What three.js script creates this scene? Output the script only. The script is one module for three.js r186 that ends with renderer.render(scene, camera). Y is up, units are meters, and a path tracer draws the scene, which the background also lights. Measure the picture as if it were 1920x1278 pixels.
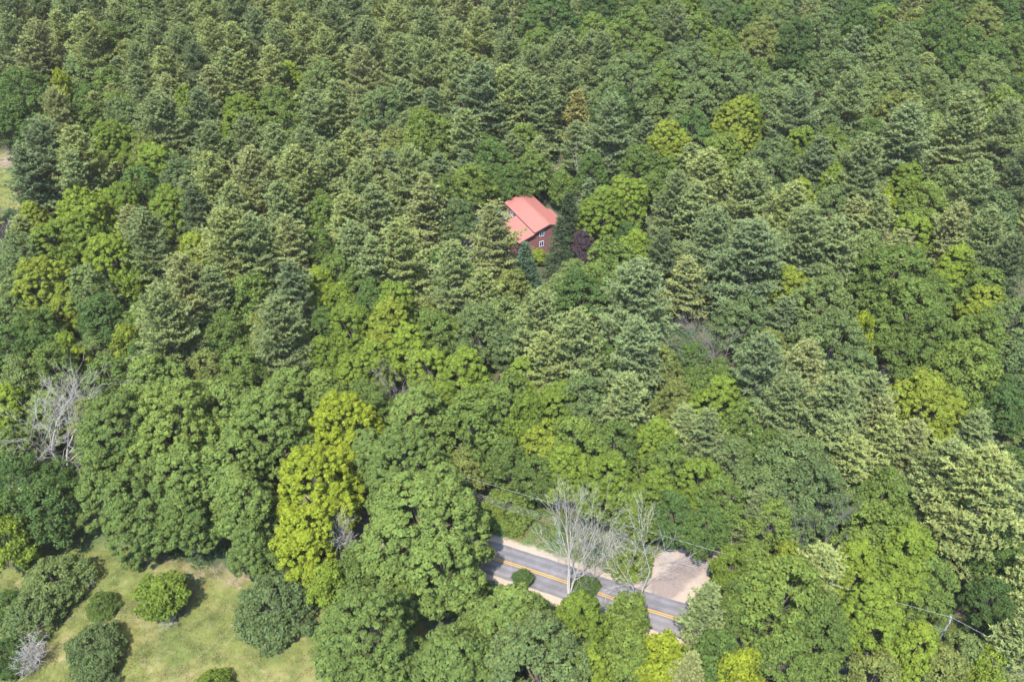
import * as THREE from 'three';
import { Sky } from 'three/addons/objects/Sky.js';
import { mergeGeometries } from 'three/addons/utils/BufferGeometryUtils.js';

// ---------- camera, sky, sun, exposure ----------
const scene = new THREE.Scene();
const camera = new THREE.PerspectiveCamera(42.0, 1920 / 1278, 1, 6000);
camera.position.set(0, 116, 0);
camera.lookAt(0, 116 - Math.tan(38 * Math.PI / 180) * 100, -100);
const renderer = new THREE.WebGLRenderer({ antialias: true });
renderer.toneMapping = THREE.LinearToneMapping;
renderer.toneMappingExposure = 3.1;
renderer.shadowMap.enabled = true;
const toSun = new THREE.Vector3(-0.30, 1.62, 0.95).normalize();
const sky = new Sky();
sky.scale.setScalar(10000);
sky.material.uniforms.sunPosition.value.copy(toSun);
sky.material.uniforms.turbidity.value = 10;
sky.material.uniforms.rayleigh.value = 0.25;
sky.material.uniforms.mieCoefficient.value = 0.005;
scene.add(sky);
scene.environmentIntensity = 0.3;
const sun = new THREE.DirectionalLight(new THREE.Color(1, 0.93, 0.80), 3.0);
sun.name = 'sun';
sun.position.copy(toSun).multiplyScalar(400).add(new THREE.Vector3(0, 0, -150));
sun.target.position.set(0, 0, -150);
sun.castShadow = true;
Object.assign(sun.shadow.camera, { left: -260, right: 260, top: 260, bottom: -260, near: 1, far: 900 });
sun.shadow.mapSize.set(4096, 4096);
scene.add(sun, sun.target);
scene.fog = new THREE.FogExp2(0xf4eed8, 0.00009);

// ---------- measured layout: [kind, x, z, crown width, height, tone, label] in metres ----------
const TREES = [
  ["P", 29.8, -58.9, 9.8, 15.2, "p2", "grey-green pine in photo bottom band, right"],
  ["D", 3.6, -64.7, 14.6, 19.4, "b", "large blue-green broadleaf tree in photo bottom band, centre"],
  ["P", 23.1, -64.6, 5.8, 14.5, "p3", "slender tawny olive pine in photo bottom band, right"],
  ["D", 60.1, -62.5, 7.4, 10.0, "b", "small blue-green broadleaf tree in photo bottom band, right edge"],
  ["D", -7.6, -66.2, 11.2, 16.1, "m", "lush green broadleaf tree in photo bottom band, centre left, rightmost of two"],
  ["D", -16.9, -65.0, 8.2, 13.3, "m", "lush green broadleaf tree in photo bottom band, centre left, leftmost of two"],
  ["D", -19.1, -69.3, 15.0, 19.8, "m", "large lush green broadleaf tree in photo bottom band, centre left"],
  ["D", 48.2, -65.4, 6.8, 11.9, "o", "small olive broadleaf tree in photo bottom band, far right"],
  ["D", 9.9, -65.9, 7.5, 12.7, "g3", "bright green broadleaf tree in photo bottom band, centre right, rightmost of two"],
  ["P", 67.0, -68.2, 8.2, 17.2, "p1", "pale olive pine in photo bottom band, right edge"],
  ["D", 41.3, -65.7, 6.0, 11.2, "g", "small mid green broadleaf tree in photo bottom band, far right"],
  ["D", 30.9, -66.3, 6.4, 11.6, "y", "small yellow broadleaf tree in photo bottom band, right"],
  ["D", 36.8, -67.7, 9.1, 14.1, "g", "mid green broadleaf tree in photo bottom band, right, rightmost of two"],
  ["D", 57.6, -67.1, 6.5, 11.6, "o", "small olive broadleaf tree just in front of the utility pole"],
  ["D", 64.4, -67.3, 5.4, 10.6, "g3", "small bright green broadleaf tree in photo bottom band, right edge"],
  ["D", 20.0, -68.5, 7.1, 12.2, "y", "small yellow broadleaf tree in photo bottom band, centre right"],
  ["D", 54.8, -69.5, 8.1, 13.2, "g3", "bright green broadleaf tree just left of the utility pole"],
  ["D", 15.4, -69.4, 6.9, 12.1, "g", "small mid green broadleaf tree in photo bottom band, centre right, leftmost of two"],
  ["D", 28.1, -69.5, 6.6, 11.7, "g2", "small dark green broadleaf tree in photo bottom band, right"],
  ["D", 61.7, -69.7, 5.6, 10.8, "b", "small blue-green broadleaf tree just in front of the utility pole"],
  ["D", 42.1, -73.2, 10.2, 15.2, "g", "mid green broadleaf tree in photo bottom band, far right"],
  ["D", 9.0, -72.8, 9.4, 14.4, "g3", "bright green broadleaf tree in photo bottom band, centre right, leftmost of two"],
  ["D", 0.1, -73.7, 11.0, 15.9, "m", "lush green broadleaf tree just in front of the visible road"],
  ["D", 50.5, -74.0, 9.8, 14.9, "g3", "bright green broadleaf tree in photo bottom band, far right"],
  ["P", 27.0, -74.5, 6.7, 15.5, "p2", "slender grey-green pine just in front of the sandy driveway mouth"],
  ["D", 37.4, -76.1, 13.0, 17.9, "g", "mid green broadleaf tree in photo lower band, right"],
  ["B", -41.8, -68.4, 5.5, 3.4, "g3", "bright green bush just in front of the grassy meadow"],
  ["D", -4.5, -74.8, 6.4, 11.6, "m", "small lush green broadleaf tree in photo bottom band, centre"],
  ["B", -58.9, -70.4, 6.4, 4.0, "b", "blue-green bush just in front of the grassy meadow"],
  ["D", 16.5, -75.7, 6.4, 11.6, "g", "small mid green broadleaf tree in photo bottom band, centre right, rightmost of two"],
  ["D", 33.5, -76.7, 7.7, 12.8, "g", "mid green broadleaf tree in photo bottom band, right, leftmost of two"],
  ["P", 72.6, -78.8, 7.6, 16.5, "p1", "pale olive pine in photo lower band, right edge, leftmost of two"],
  ["B", -72.7, -72.9, 6.5, 4.0, "g2", "dark green bush in photo bottom band, left edge, rightmost of two"],
  ["D", 69.2, -78.0, 7.3, 12.5, "g2", "small dark green broadleaf tree just right of the utility pole"],
  ["D", -10.4, -80.9, 12.6, 17.5, "m", "lush green broadleaf tree in photo lower band, centre left"],
  ["B", -60.4, -74.5, 7.5, 4.7, "b", "blue-green bush just left of the grassy meadow"],
  ["D", 60.9, -80.3, 8.6, 13.7, "g", "mid green broadleaf tree just behind the utility pole"],
  ["P", 44.7, -81.0, 10.0, 15.4, "p1", "pale olive pine just in front of the bare thin tree"],
  ["D", 58.2, -83.3, 10.8, 15.8, "g3", "bright green broadleaf tree in photo lower band, far right, rightmost of two"],
  ["D", -27.1, -81.3, 6.2, 11.4, "g3", "small bright green broadleaf tree in photo lower band, left"],
  ["D", 50.6, -82.9, 8.4, 13.4, "g3", "bright green broadleaf tree in photo lower band, far right, leftmost of two"],
  ["B", -35.4, -80.2, 11.8, 7.3, "b", "blue-green bush just right of the grassy meadow"],
  ["B", -71.9, -79.5, 8.8, 5.5, "b", "blue-green bush in photo bottom band, left edge"],
  ["D", -13.5, -88.5, 19.8, 21, "m", "large lush green broadleaf tree in photo lower band, centre left"],
  ["P", 69.5, -90.3, 17.1, 25, "p1", "tall broad pale olive pine in photo lower middle band, right edge"],
  ["D", -22.5, -83.5, 8.8, 11.1, "g", "mid green broadleaf tree in photo lower band, centre left"],
  ["D", 36.7, -83.9, 6.3, 11.5, "g", "small mid green broadleaf tree in photo lower band, right"],
  ["P", 79.5, -85.3, 8.8, 14.3, "p1", "pale olive pine in photo lower band, right edge, rightmost of two"],
  ["D", 73.7, -85.0, 7.6, 12.7, "g2", "dark green broadleaf tree in photo lower band, right edge, leftmost of two"],
  ["M", -52.8, -81.7, 7.5, 7.1, "g3", "bright green small tree just left of the grassy meadow"],
  ["D", 32.9, -84.3, 5.5, 10.7, "g3", "small bright green broadleaf tree just right of the sandy driveway mouth"],
  ["B", -76.5, -80.7, 6.0, 3.7, "g2", "dark green bush in photo bottom band, left edge, leftmost of two"],
  ["D", -31.1, -87.9, 10.7, 15.7, "y", "yellow broadleaf tree in photo lower band, left"],
  ["D", 55.1, -87.9, 10.3, 15.3, "g", "mid green broadleaf tree in photo lower band, far right, leftmost of two"],
  ["D", 42.0, -85.5, 5.1, 10.4, "y2", "small yellow-green broadleaf tree just in front of the bare thin tree"],
  ["P", 75.4, -90.1, 10.2, 19.5, "p2", "grey-green pine in photo lower band, right edge"],
  ["B", -62.5, -81.9, 4.7, 2.9, "g", "mid green bush just left of the grassy meadow"],
  ["D", -39.8, -87.4, 7.3, 12.5, "m", "small lush green broadleaf tree just right of the grassy meadow"],
  ["D", -77.6, -88.6, 6.9, 12.1, "g3", "small bright green broadleaf tree in photo lower band, left edge"],
  ["B", -70.7, -85.1, 9.6, 5.9, "b", "blue-green bush in photo lower band, left edge"],
  ["D", 40.5, -90.5, 8.7, 13.8, "g", "mid green broadleaf tree just left of the bare thin tree"],
  ["D", 46.5, -93.5, 13.2, 18.0, "b", "blue-green broadleaf tree just behind the bare thin tree"],
  ["D", 61.2, -89.7, 7.8, 10.3, "g", "mid green broadleaf tree in photo lower band, far right, rightmost of two"],
  ["D", -51.0, -92.1, 9.7, 14.7, "m", "lush green broadleaf tree just behind the grassy meadow"],
  ["B", 11.6, -85.5, 3.7, 2.3, "g2", "dark green bush just in front of the bare trees beside the road"],
  ["D", 30.0, -91.2, 7.5, 12.6, "g2", "small dark green broadleaf tree just behind the sandy driveway mouth"],
  ["M", 1.7, -86.3, 3.3, 3.2, "g2", "dark green small tree just in front of the visible road"],
  ["D", -58.0, -94.2, 13.2, 18.0, "m", "lush green broadleaf tree in photo lower middle band, far left, leftmost of two"],
  ["D", -42.4, -93.9, 10.6, 15.6, "m", "lush green broadleaf tree in photo lower middle band, left, rightmost of two"],
  ["P", 38.0, -93.0, 5.5, 14.2, "p1", "slender pale olive pine in photo lower band, right"],
  ["D", -78.7, -93.2, 8.4, 13.5, "g2", "dark green broadleaf tree in photo lower band, left edge"],
  ["D", -30.9, -96.5, 13.8, 18.6, "y", "large yellow broadleaf tree in photo lower middle band, left"],
  ["D", 81.7, -92.6, 8.5, 10.9, "g2", "dark green broadleaf tree in photo lower band, right edge, rightmost of two"],
  ["D", 25.4, -93.6, 7.6, 12.7, "g2", "dark green broadleaf tree in photo lower band, centre right"],
  ["D", -73.0, -94.8, 9.8, 14.8, "g2", "dark green broadleaf tree in photo lower middle band, left edge"],
  ["P", 67.7, -97.4, 11.1, 20.4, "p1", "pale olive pine in photo lower middle band, right edge"],
  ["D", 19.6, -93.9, 7.1, 12.3, "g", "small mid green broadleaf tree just behind the bare trees beside the road"],
  ["B", 18.6, -89.8, 7.2, 4.4, "g3", "bright green bush just right of the bare trees beside the road"],
  ["D", -52.1, -97.5, 13.0, 17.9, "m", "lush green broadleaf tree in photo lower middle band, far left, rightmost of two"],
  ["D", 58.7, -96.1, 9.4, 14.5, "g", "mid green broadleaf tree in photo lower middle band, far right"],
  ["D", 33.3, -96.1, 8.6, 13.6, "g", "mid green broadleaf tree in photo lower middle band, right, leftmost of two"],
  ["D", 44.5, -99.0, 14.0, 18.8, "b", "large blue-green broadleaf tree in photo lower middle band, right"],
  ["D", -16.9, -99.6, 14.9, 19.7, "m", "large lush green broadleaf tree in photo lower middle band, centre left"],
  ["P", 54.0, -99.4, 9.9, 19.1, "p1", "pale olive pine in photo lower middle band, far right, second from left of three"],
  ["D", -66.3, -97.2, 8.6, 13.7, "m", "lush green broadleaf tree in photo lower middle band, left edge"],
  ["D", -78.8, -98.7, 10.5, 15.4, "g2", "dark green broadleaf tree just in front of the big bare meadow-corner tree"],
  ["D", 15.5, -99.0, 10.5, 15.5, "g3", "bright green broadleaf tree in photo lower middle band, centre right, leftmost of three"],
  ["D", -45.5, -100.2, 12.3, 17.2, "m", "lush green broadleaf tree in photo lower middle band, left, leftmost of two"],
  ["D", 23.4, -98.0, 7.8, 12.9, "g3", "bright green broadleaf tree in photo lower middle band, centre right, rightmost of three"],
  ["D", 30.6, -100.0, 8.7, 13.8, "g3", "bright green broadleaf tree in photo lower middle band, right"],
  ["P", 52.1, -103.2, 11.0, 20.3, "p1", "pale olive pine in photo lower middle band, far right, leftmost of three"],
  ["D", -74.0, -100.2, 7.4, 12.5, "g2", "small dark green broadleaf tree just in front of the big bare meadow-corner tree"],
  ["P", 60.6, -104.4, 9.7, 18.8, "p1", "pale olive pine in photo lower middle band, far right, rightmost of three"],
  ["D", 9.0, -102.3, 8.9, 13.9, "g3", "bright green broadleaf tree in photo lower middle band, centre"],
  ["D", 3.7, -101.9, 7.5, 12.6, "g", "small mid green broadleaf tree in photo lower middle band, centre"],
  ["P", 53.1, -108.1, 14.6, 24.3, "p1", "tall broad pale olive pine in photo middle band, far right"],
  ["P", 65.3, -104.8, 8.7, 17.8, "p3", "tawny olive pine in photo lower middle band, far right, rightmost of two"],
  ["D", 83.7, -102.3, 10.4, 12.3, "g2", "dark green broadleaf tree in photo lower middle band, right edge"],
  ["D", -23.0, -103.9, 10.3, 15.3, "m", "lush green broadleaf tree just right of the yellow maple"],
  ["D", 25.9, -103.5, 8.5, 13.5, "g", "mid green broadleaf tree in photo lower middle band, centre right, rightmost of three"],
  ["D", -0.9, -105.0, 8.5, 13.6, "g", "mid green broadleaf tree in photo lower middle band, centre"],
  ["D", -56.1, -108.8, 16.6, 21, "m", "large lush green broadleaf tree in photo middle band, far left"],
  ["B", -0.4, -100.5, 9.0, 5.6, "g", "mid green bush just behind the visible road"],
  ["D", -66.0, -108.4, 14.7, 19.5, "m", "large lush green broadleaf tree just right of the big bare meadow-corner tree"],
  ["P", 32.2, -107.4, 8.7, 17.7, "p1", "pale olive pine in photo lower middle band, right, rightmost of two"],
  ["D", -40.8, -109.3, 15.7, 20.4, "m", "large lush green broadleaf tree in photo middle band, left"],
  ["D", 2.2, -110.8, 7.1, 18, "g3", "small bright green broadleaf tree in photo middle band, centre"],
  ["D", 10.9, -107.0, 10.9, 15.9, "g", "mid green broadleaf tree in photo lower middle band, centre right, leftmost of three"],
  ["D", -8.3, -104.7, 8.0, 10.5, "o", "olive broadleaf tree in photo lower middle band, centre"],
  ["D", -28.4, -109.5, 13.4, 18.2, "y", "yellow broadleaf tree in photo lower middle band, centre left"],
  ["P", 46.2, -111.0, 12.4, 21.9, "p1", "pale olive pine in photo middle band, right"],
  ["D", 43.5, -107.2, 8.6, 13.7, "g", "mid green broadleaf tree in photo lower middle band, right, rightmost of two"],
  ["D", 4.7, -108.1, 9.1, 14.2, "y2", "yellow-green broadleaf tree in photo lower middle band, centre"],
  ["D", 17.2, -108.1, 9.1, 14.2, "g", "mid green broadleaf tree in photo lower middle band, centre right, second from left of three"],
  ["P", 62.1, -110.0, 9.0, 18.1, "p3", "tawny olive pine in photo lower middle band, far right, leftmost of two"],
  ["D", 38.0, -107.4, 8.7, 11.0, "b", "blue-green broadleaf tree in photo lower middle band, right"],
  ["D", -6.9, -111.4, 12.1, 17.0, "g", "mid green broadleaf tree in photo middle band, centre, leftmost of two"],
  ["D", 91.5, -108.9, 9.2, 11.4, "b", "blue-green broadleaf tree in photo lower middle band, right edge"],
  ["D", 24.8, -109.9, 8.3, 13.3, "g3", "bright green broadleaf tree in photo lower middle band, centre right, second from left of three"],
  ["D", -85.8, -109.1, 9.4, 11.6, "m", "lush green broadleaf tree just left of the big bare meadow-corner tree"],
  ["P", 60.7, -113.4, 11.1, 20.4, "p1", "pale olive pine in photo middle band, far right"],
  ["P", 79.2, -110.5, 9.0, 14.5, "p2", "grey-green pine in photo lower middle band, right edge"],
  ["D", -16.4, -112.7, 12.2, 17.1, "m", "lush green broadleaf tree just in front of the leafless tree"],
  ["P", 19.5, -114.0, 10.6, 19.9, "p1", "pale olive pine in photo middle band, centre right"],
  ["D", 71.2, -114.0, 14.2, 19.0, "y2", "large yellow-green broadleaf tree in photo middle band, right edge"],
  ["P", -72.8, -112.7, 9.6, 15.0, "p1", "pale olive pine just right of the big bare meadow-corner tree"],
  ["D", -50.6, -114.5, 12.8, 17.6, "m", "lush green broadleaf tree in photo middle band, far left, rightmost of two"],
  ["P", 29.9, -112.4, 8.0, 13.6, "p1", "pale olive pine in photo lower middle band, right, leftmost of two"],
  ["D", 41.2, -113.5, 8.9, 13.9, "g", "mid green broadleaf tree in photo middle band, right"],
  ["D", -95.2, -113.9, 11.4, 13.1, "m", "lush green broadleaf tree in photo middle band, left edge, leftmost of two"],
  ["P", 43.3, -119.3, 13.9, 23.6, "p2", "tall broad grey-green pine just right of the bare brown tree"],
  ["D", -0.9, -117.1, 11.5, 16.4, "g", "mid green broadleaf tree in photo middle band, centre, rightmost of two"],
  ["D", 7.8, -117.1, 9.5, 14.6, "g3", "bright green broadleaf tree in photo middle band, centre, rightmost of three"],
  ["D", 85.5, -117.8, 10.5, 15.5, "g2", "dark green broadleaf tree in photo middle band, right edge, leftmost of two"],
  ["D", -89.3, -117.0, 9.0, 14.1, "g3", "bright green broadleaf tree just left of the big bare meadow-corner tree"],
  ["D", -39.5, -118.8, 11.1, 16.0, "m", "lush green broadleaf tree in photo middle band, left, leftmost of two"],
  ["D", 37.2, -118.4, 9.6, 14.6, "g3", "bright green broadleaf tree just in front of the bare brown tree"],
  ["D", 12.6, -119.1, 10.6, 15.6, "b", "blue-green broadleaf tree in photo middle band, centre right"],
  ["P", 51.8, -121.6, 11.0, 20.4, "p3", "tawny olive pine in photo middle band, far right"],
  ["D", -64.0, -120.4, 12.7, 17.5, "m", "lush green broadleaf tree in photo middle band, far left, leftmost of two"],
  ["D", 80.5, -121.8, 14.7, 19.5, "g", "large mid green broadleaf tree in photo middle band, right edge, rightmost of two"],
  ["D", -26.8, -118.5, 11.1, 12.9, "g", "mid green broadleaf tree just left of the leafless tree"],
  ["D", -12.3, -119.0, 8.1, 13.2, "g3", "bright green broadleaf tree in photo middle band, centre left"],
  ["D", -83.3, -118.1, 9.3, 11.5, "m", "lush green broadleaf tree just behind the big bare meadow-corner tree"],
  ["D", 95.8, -119.1, 11.1, 12.8, "g2", "dark green broadleaf tree in photo middle band, right edge, rightmost of two"],
  ["D", -34.2, -120.6, 9.7, 14.7, "m", "lush green broadleaf tree in photo middle band, left, rightmost of two"],
  ["D", -49.7, -121.0, 9.2, 14.3, "g", "mid green broadleaf tree in photo middle band, left, leftmost of two"],
  ["D", -73.1, -122.7, 11.3, 16.2, "g", "mid green broadleaf tree just in front of the bare snag"],
  ["D", 29.6, -120.9, 7.2, 12.3, "o", "small olive broadleaf tree just in front of the bare brown tree"],
  ["P", 11.9, -126.8, 13.4, 23.0, "p1", "tall broad pale olive pine in photo middle band, centre right"],
  ["P", 5.6, -125.1, 10.2, 19.4, "p1", "pale olive pine in photo middle band, centre"],
  ["P", 22.4, -126.6, 11.8, 21.2, "p2", "grey-green pine in photo middle band, centre right"],
  ["D", -88.8, -123.7, 9.8, 14.8, "b", "blue-green broadleaf tree just behind the big bare meadow-corner tree"],
  ["D", -8.6, -124.5, 10.9, 15.8, "g3", "bright green broadleaf tree in photo middle band, centre, leftmost of three"],
  ["P", -42.8, -129.5, 13.5, 23.2, "p1", "tall broad pale olive pine in photo upper middle band, left"],
  ["D", 3.0, -125.6, 8.9, 13.9, "g3", "bright green broadleaf tree in photo middle band, centre, second from left of three"],
  ["D", -85.5, -126.4, 10.0, 15.0, "g", "mid green broadleaf tree just behind the big bare meadow-corner tree"],
  ["D", -50.4, -126.5, 10.0, 15.0, "g", "mid green broadleaf tree in photo middle band, left, rightmost of two"],
  ["D", 59.5, -128.9, 14.7, 19.4, "b", "large blue-green broadleaf tree in photo middle band, far right"],
  ["D", 92.2, -127.2, 11.0, 16.0, "b", "blue-green broadleaf tree in photo middle band, right edge"],
  ["P", -63.9, -131.7, 14.7, 24.5, "p1", "tall broad pale olive pine in photo upper middle band, far left"],
  ["D", -96.7, -124.9, 8.9, 11.2, "m", "lush green broadleaf tree in photo middle band, left edge, rightmost of two"],
  ["D", 37.6, -125.7, 10.2, 12.2, "g", "mid green broadleaf tree just in front of the bare brown tree"],
  ["D", 65.5, -132.5, 5.3, 18, "y", "small yellow broadleaf tree in photo upper middle band, far right"],
  ["D", -29.8, -126.5, 7.9, 13.0, "g3", "bright green broadleaf tree just left of the leafless tree"],
  ["D", -15.4, -127.2, 9.0, 14.0, "g3", "bright green broadleaf tree just right of the leafless tree"],
  ["D", -57.1, -127.8, 8.5, 13.5, "o", "olive broadleaf tree in photo middle band, far left"],
  ["D", 78.7, -131.3, 13.8, 18.6, "g", "large mid green broadleaf tree in photo middle band, right edge, leftmost of two"],
  ["D", 87.4, -131.4, 13.3, 18.1, "g", "mid green broadleaf tree in photo middle band, right edge"],
  ["P", 100.9, -129.5, 9.7, 15.1, "p1", "pale olive pine in photo middle band, right edge"],
  ["P", 5.2, -133.3, 12.7, 22.2, "p1", "tall broad pale olive pine in photo upper middle band, centre"],
  ["D", 28.2, -129.4, 8.0, 13.1, "o", "olive broadleaf tree just left of the bare brown tree"],
  ["D", -26.2, -129.6, 8.0, 13.1, "g3", "bright green broadleaf tree just behind the leafless tree, leftmost of two"],
  ["D", -35.8, -130.4, 8.6, 13.6, "g3", "bright green broadleaf tree in photo middle band, left"],
  ["D", -19.8, -132.2, 9.7, 14.7, "g3", "bright green broadleaf tree just behind the leafless tree, rightmost of two"],
  ["D", -95.6, -132.7, 9.7, 14.7, "g2", "dark green broadleaf tree in photo middle band, left edge, rightmost of two"],
  ["P", 24.0, -138.5, 16.8, 25, "p2", "tall broad grey-green pine in photo upper middle band, centre right"],
  ["D", -82.9, -131.7, 4.9, 10.1, "y", "small yellow broadleaf tree just left of the bare snag"],
  ["D", 16.5, -132.5, 9.2, 11.4, "g2", "dark green broadleaf tree in photo middle band, centre right"],
  ["D", 0.5, -134.0, 8.7, 13.8, "b", "blue-green broadleaf tree in photo middle band, centre"],
  ["D", 49.4, -133.7, 8.2, 13.2, "o", "olive broadleaf tree in photo middle band, right"],
  ["D", -55.4, -135.1, 10.3, 15.3, "g", "mid green broadleaf tree in photo upper middle band, far left, rightmost of two"],
  ["D", -71.0, -133.2, 8.7, 11.0, "g2", "dark green broadleaf tree just right of the bare snag"],
  ["D", -6.2, -137.0, 11.5, 16.4, "b", "blue-green broadleaf tree in photo upper middle band, centre, leftmost of two"],
  ["D", -91.9, -136.4, 9.9, 14.9, "g2", "dark green broadleaf tree in photo upper middle band, left edge, leftmost of two"],
  ["D", 35.5, -133.8, 7.4, 10.0, "g2", "small dark green broadleaf tree just left of the bare brown tree"],
  ["D", -23.6, -137.4, 11.5, 16.4, "y2", "yellow-green broadleaf tree in photo upper middle band, centre left"],
  ["D", -104.8, -134.3, 7.9, 10.4, "g2", "dark green broadleaf tree in photo middle band, left edge, leftmost of two"],
  ["D", 77.8, -139.7, 15.4, 20.1, "g", "large mid green broadleaf tree in photo upper middle band, right edge"],
  ["D", -86.5, -135.1, 6.0, 11.2, "g3", "small bright green broadleaf tree in photo middle band, left edge"],
  ["D", -14.3, -137.1, 9.9, 14.9, "g", "mid green broadleaf tree in photo upper middle band, centre left, rightmost of two"],
  ["D", -23.1, -141.8, 8.3, 18, "g3", "bright green broadleaf tree in photo upper middle band, centre left, rightmost of two"],
  ["D", -74.9, -136.4, 6.8, 12.0, "y2", "small yellow-green broadleaf tree just behind the bare snag"],
  ["D", 45.0, -138.9, 11.6, 16.5, "b", "blue-green broadleaf tree just right of the bare brown tree"],
  ["D", -82.3, -135.6, 7.3, 9.9, "b", "small blue-green broadleaf tree just left of the bare snag"],
  ["D", -1.6, -139.0, 11.6, 16.5, "b", "blue-green broadleaf tree in photo upper middle band, centre, rightmost of two"],
  ["D", -31.3, -138.6, 9.9, 15.0, "g3", "bright green broadleaf tree in photo upper middle band, centre left, leftmost of two"],
  ["D", -48.2, -137.9, 11.1, 12.8, "o", "olive broadleaf tree in photo upper middle band, left"],
  ["D", 98.3, -139.5, 10.5, 15.5, "b", "blue-green broadleaf tree in photo upper middle band, right edge, leftmost of two"],
  ["P", -63.8, -143.3, 13.2, 22.8, "p3", "tall broad tawny olive pine in photo upper middle band, far left"],
  ["D", 60.8, -141.9, 13.9, 18.7, "b", "large blue-green broadleaf tree in photo upper middle band, far right"],
  ["P", -58.3, -142.9, 11.0, 20.3, "p1", "pale olive pine in photo upper middle band, far left"],
  ["D", -81.2, -141.5, 10.1, 15.1, "g2", "dark green broadleaf tree in photo upper middle band, left edge, rightmost of two"],
  ["P", 53.3, -141.0, 9.4, 14.8, "p2", "grey-green pine in photo upper middle band, right"],
  ["D", 107.1, -140.1, 9.9, 11.9, "o", "olive broadleaf tree in photo upper middle band, right edge"],
  ["P", -43.5, -144.3, 11.0, 20.4, "p2", "grey-green pine in photo upper middle band, left"],
  ["P", -5.8, -144.2, 9.9, 19.1, "p1", "pale olive pine in photo upper middle band, centre"],
  ["P", -11.5, -147.2, 13.5, 23.1, "p1", "tall broad pale olive pine in photo upper middle band, centre left, rightmost of two"],
  ["D", -73.4, -142.2, 10.5, 12.4, "g", "mid green broadleaf tree in photo upper middle band, far left, leftmost of two"],
  ["D", -93.5, -146.7, 14.2, 19.0, "y2", "large yellow-green broadleaf tree in photo upper middle band, left edge"],
  ["D", -52.0, -145.4, 11.9, 16.8, "g", "mid green broadleaf tree in photo upper middle band, left, leftmost of two"],
  ["D", -37.5, -142.7, 8.1, 10.5, "g2", "dark green broadleaf tree in photo upper middle band, left"],
  ["D", -99.2, -145.6, 10.2, 15.2, "b", "blue-green broadleaf tree in photo upper middle band, left edge, third from left of five"],
  ["D", 94.7, -145.2, 9.1, 14.2, "y2", "yellow-green broadleaf tree in photo upper middle band, right edge"],
  ["P", 47.6, -151.1, 19.5, 25, "p2", "tall broad grey-green pine in photo upper middle band, right"],
  ["D", 77.7, -150.0, 17.2, 21, "g", "large mid green broadleaf tree in photo upper middle band, far right"],
  ["P", 99.7, -150.8, 12.5, 22.0, "p4", "dark pine in photo upper middle band, right edge"],
  ["D", -86.0, -148.5, 12.0, 16.9, "b", "blue-green broadleaf tree in photo upper middle band, left edge, rightmost of five"],
  ["D", -18.3, -145.2, 8.0, 10.5, "o", "olive broadleaf tree in photo upper middle band, centre left"],
  ["D", -28.2, -147.4, 9.2, 14.2, "g2", "dark green broadleaf tree in photo upper middle band, centre left, leftmost of two"],
  ["D", 95.9, -149.1, 10.9, 15.9, "g", "mid green broadleaf tree in photo upper middle band, right edge, rightmost of two"],
  ["D", 14.2, -148.9, 10.4, 15.4, "g2", "dark green broadleaf tree in photo upper middle band, centre right"],
  ["P", -22.9, -153.9, 13.8, 23.5, "p1", "tall broad pale olive pine in photo upper middle band, centre left, leftmost of two"],
  ["P", -28.2, -152.7, 10.8, 20.1, "p2", "grey-green pine in photo upper middle band, centre left"],
  ["D", 57.2, -150.3, 9.9, 14.9, "y2", "yellow-green broadleaf tree in photo upper middle band, right"],
  ["P", -58.1, -155.5, 15.1, 24.9, "p1", "tall broad pale olive pine in photo upper band, left, leftmost of three"],
  ["D", 111.3, -148.5, 8.9, 11.1, "b", "blue-green broadleaf tree in photo upper middle band, right edge, rightmost of two"],
  ["D", -34.6, -149.5, 7.0, 12.1, "g3", "small bright green broadleaf tree in photo upper middle band, centre left"],
  ["P", 59.5, -156.1, 16.3, 25, "p1", "tall broad pale olive pine in photo upper band, far right, leftmost of two"],
  ["D", -107.5, -149.8, 9.9, 11.9, "b", "blue-green broadleaf tree in photo upper middle band, left edge, leftmost of five"],
  ["D", -31.7, -151.2, 8.8, 13.8, "g", "mid green broadleaf tree in photo upper middle band, centre left, leftmost of two"],
  ["D", -39.5, -151.5, 8.8, 13.8, "g3", "bright green broadleaf tree in photo upper middle band, left"],
  ["D", 0.0, -151.6, 8.8, 13.8, "o", "olive broadleaf tree in photo upper middle band, centre"],
  ["D", 22.3, -152.0, 9.4, 14.4, "b", "blue-green broadleaf tree in photo upper middle band, centre right"],
  ["P", -52.9, -156.7, 13.4, 23.0, "p2", "tall broad grey-green pine in photo upper band, left"],
  ["P", 36.1, -153.0, 10.2, 15.6, "p3", "tawny olive pine in photo upper middle band, right"],
  ["D", 87.0, -152.2, 10.4, 12.3, "g", "mid green broadleaf tree in photo upper middle band, right edge, leftmost of two"],
  ["P", -75.0, -157.9, 13.4, 23.1, "p1", "tall broad pale olive pine in photo upper band, far left, leftmost of two"],
  ["D", -80.9, -152.6, 7.1, 12.2, "g3", "small bright green broadleaf tree in photo upper middle band, far left"],
  ["D", -83.2, -156.0, 13.6, 18.4, "g3", "large bright green broadleaf tree in photo upper middle band, left edge"],
  ["P", 66.8, -157.6, 12.2, 21.7, "p2", "grey-green pine in photo upper band, far right"],
  ["D", 20.3, -155.8, 12.4, 17.3, "g", "mid green broadleaf tree just in front of the purple-leaved bush"],
  ["P", 41.8, -160.4, 13.0, 22.5, "p2", "tall broad grey-green pine in photo upper band, right"],
  ["D", 93.5, -156.9, 10.1, 15.1, "g3", "bright green broadleaf tree in photo upper middle band, right edge"],
  ["P", -33.2, -159.0, 10.5, 19.8, "p2", "grey-green pine in photo upper band, centre left, leftmost of three"],
  ["P", -46.7, -159.6, 11.1, 20.5, "p3", "tawny olive pine in photo upper band, left"],
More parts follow.
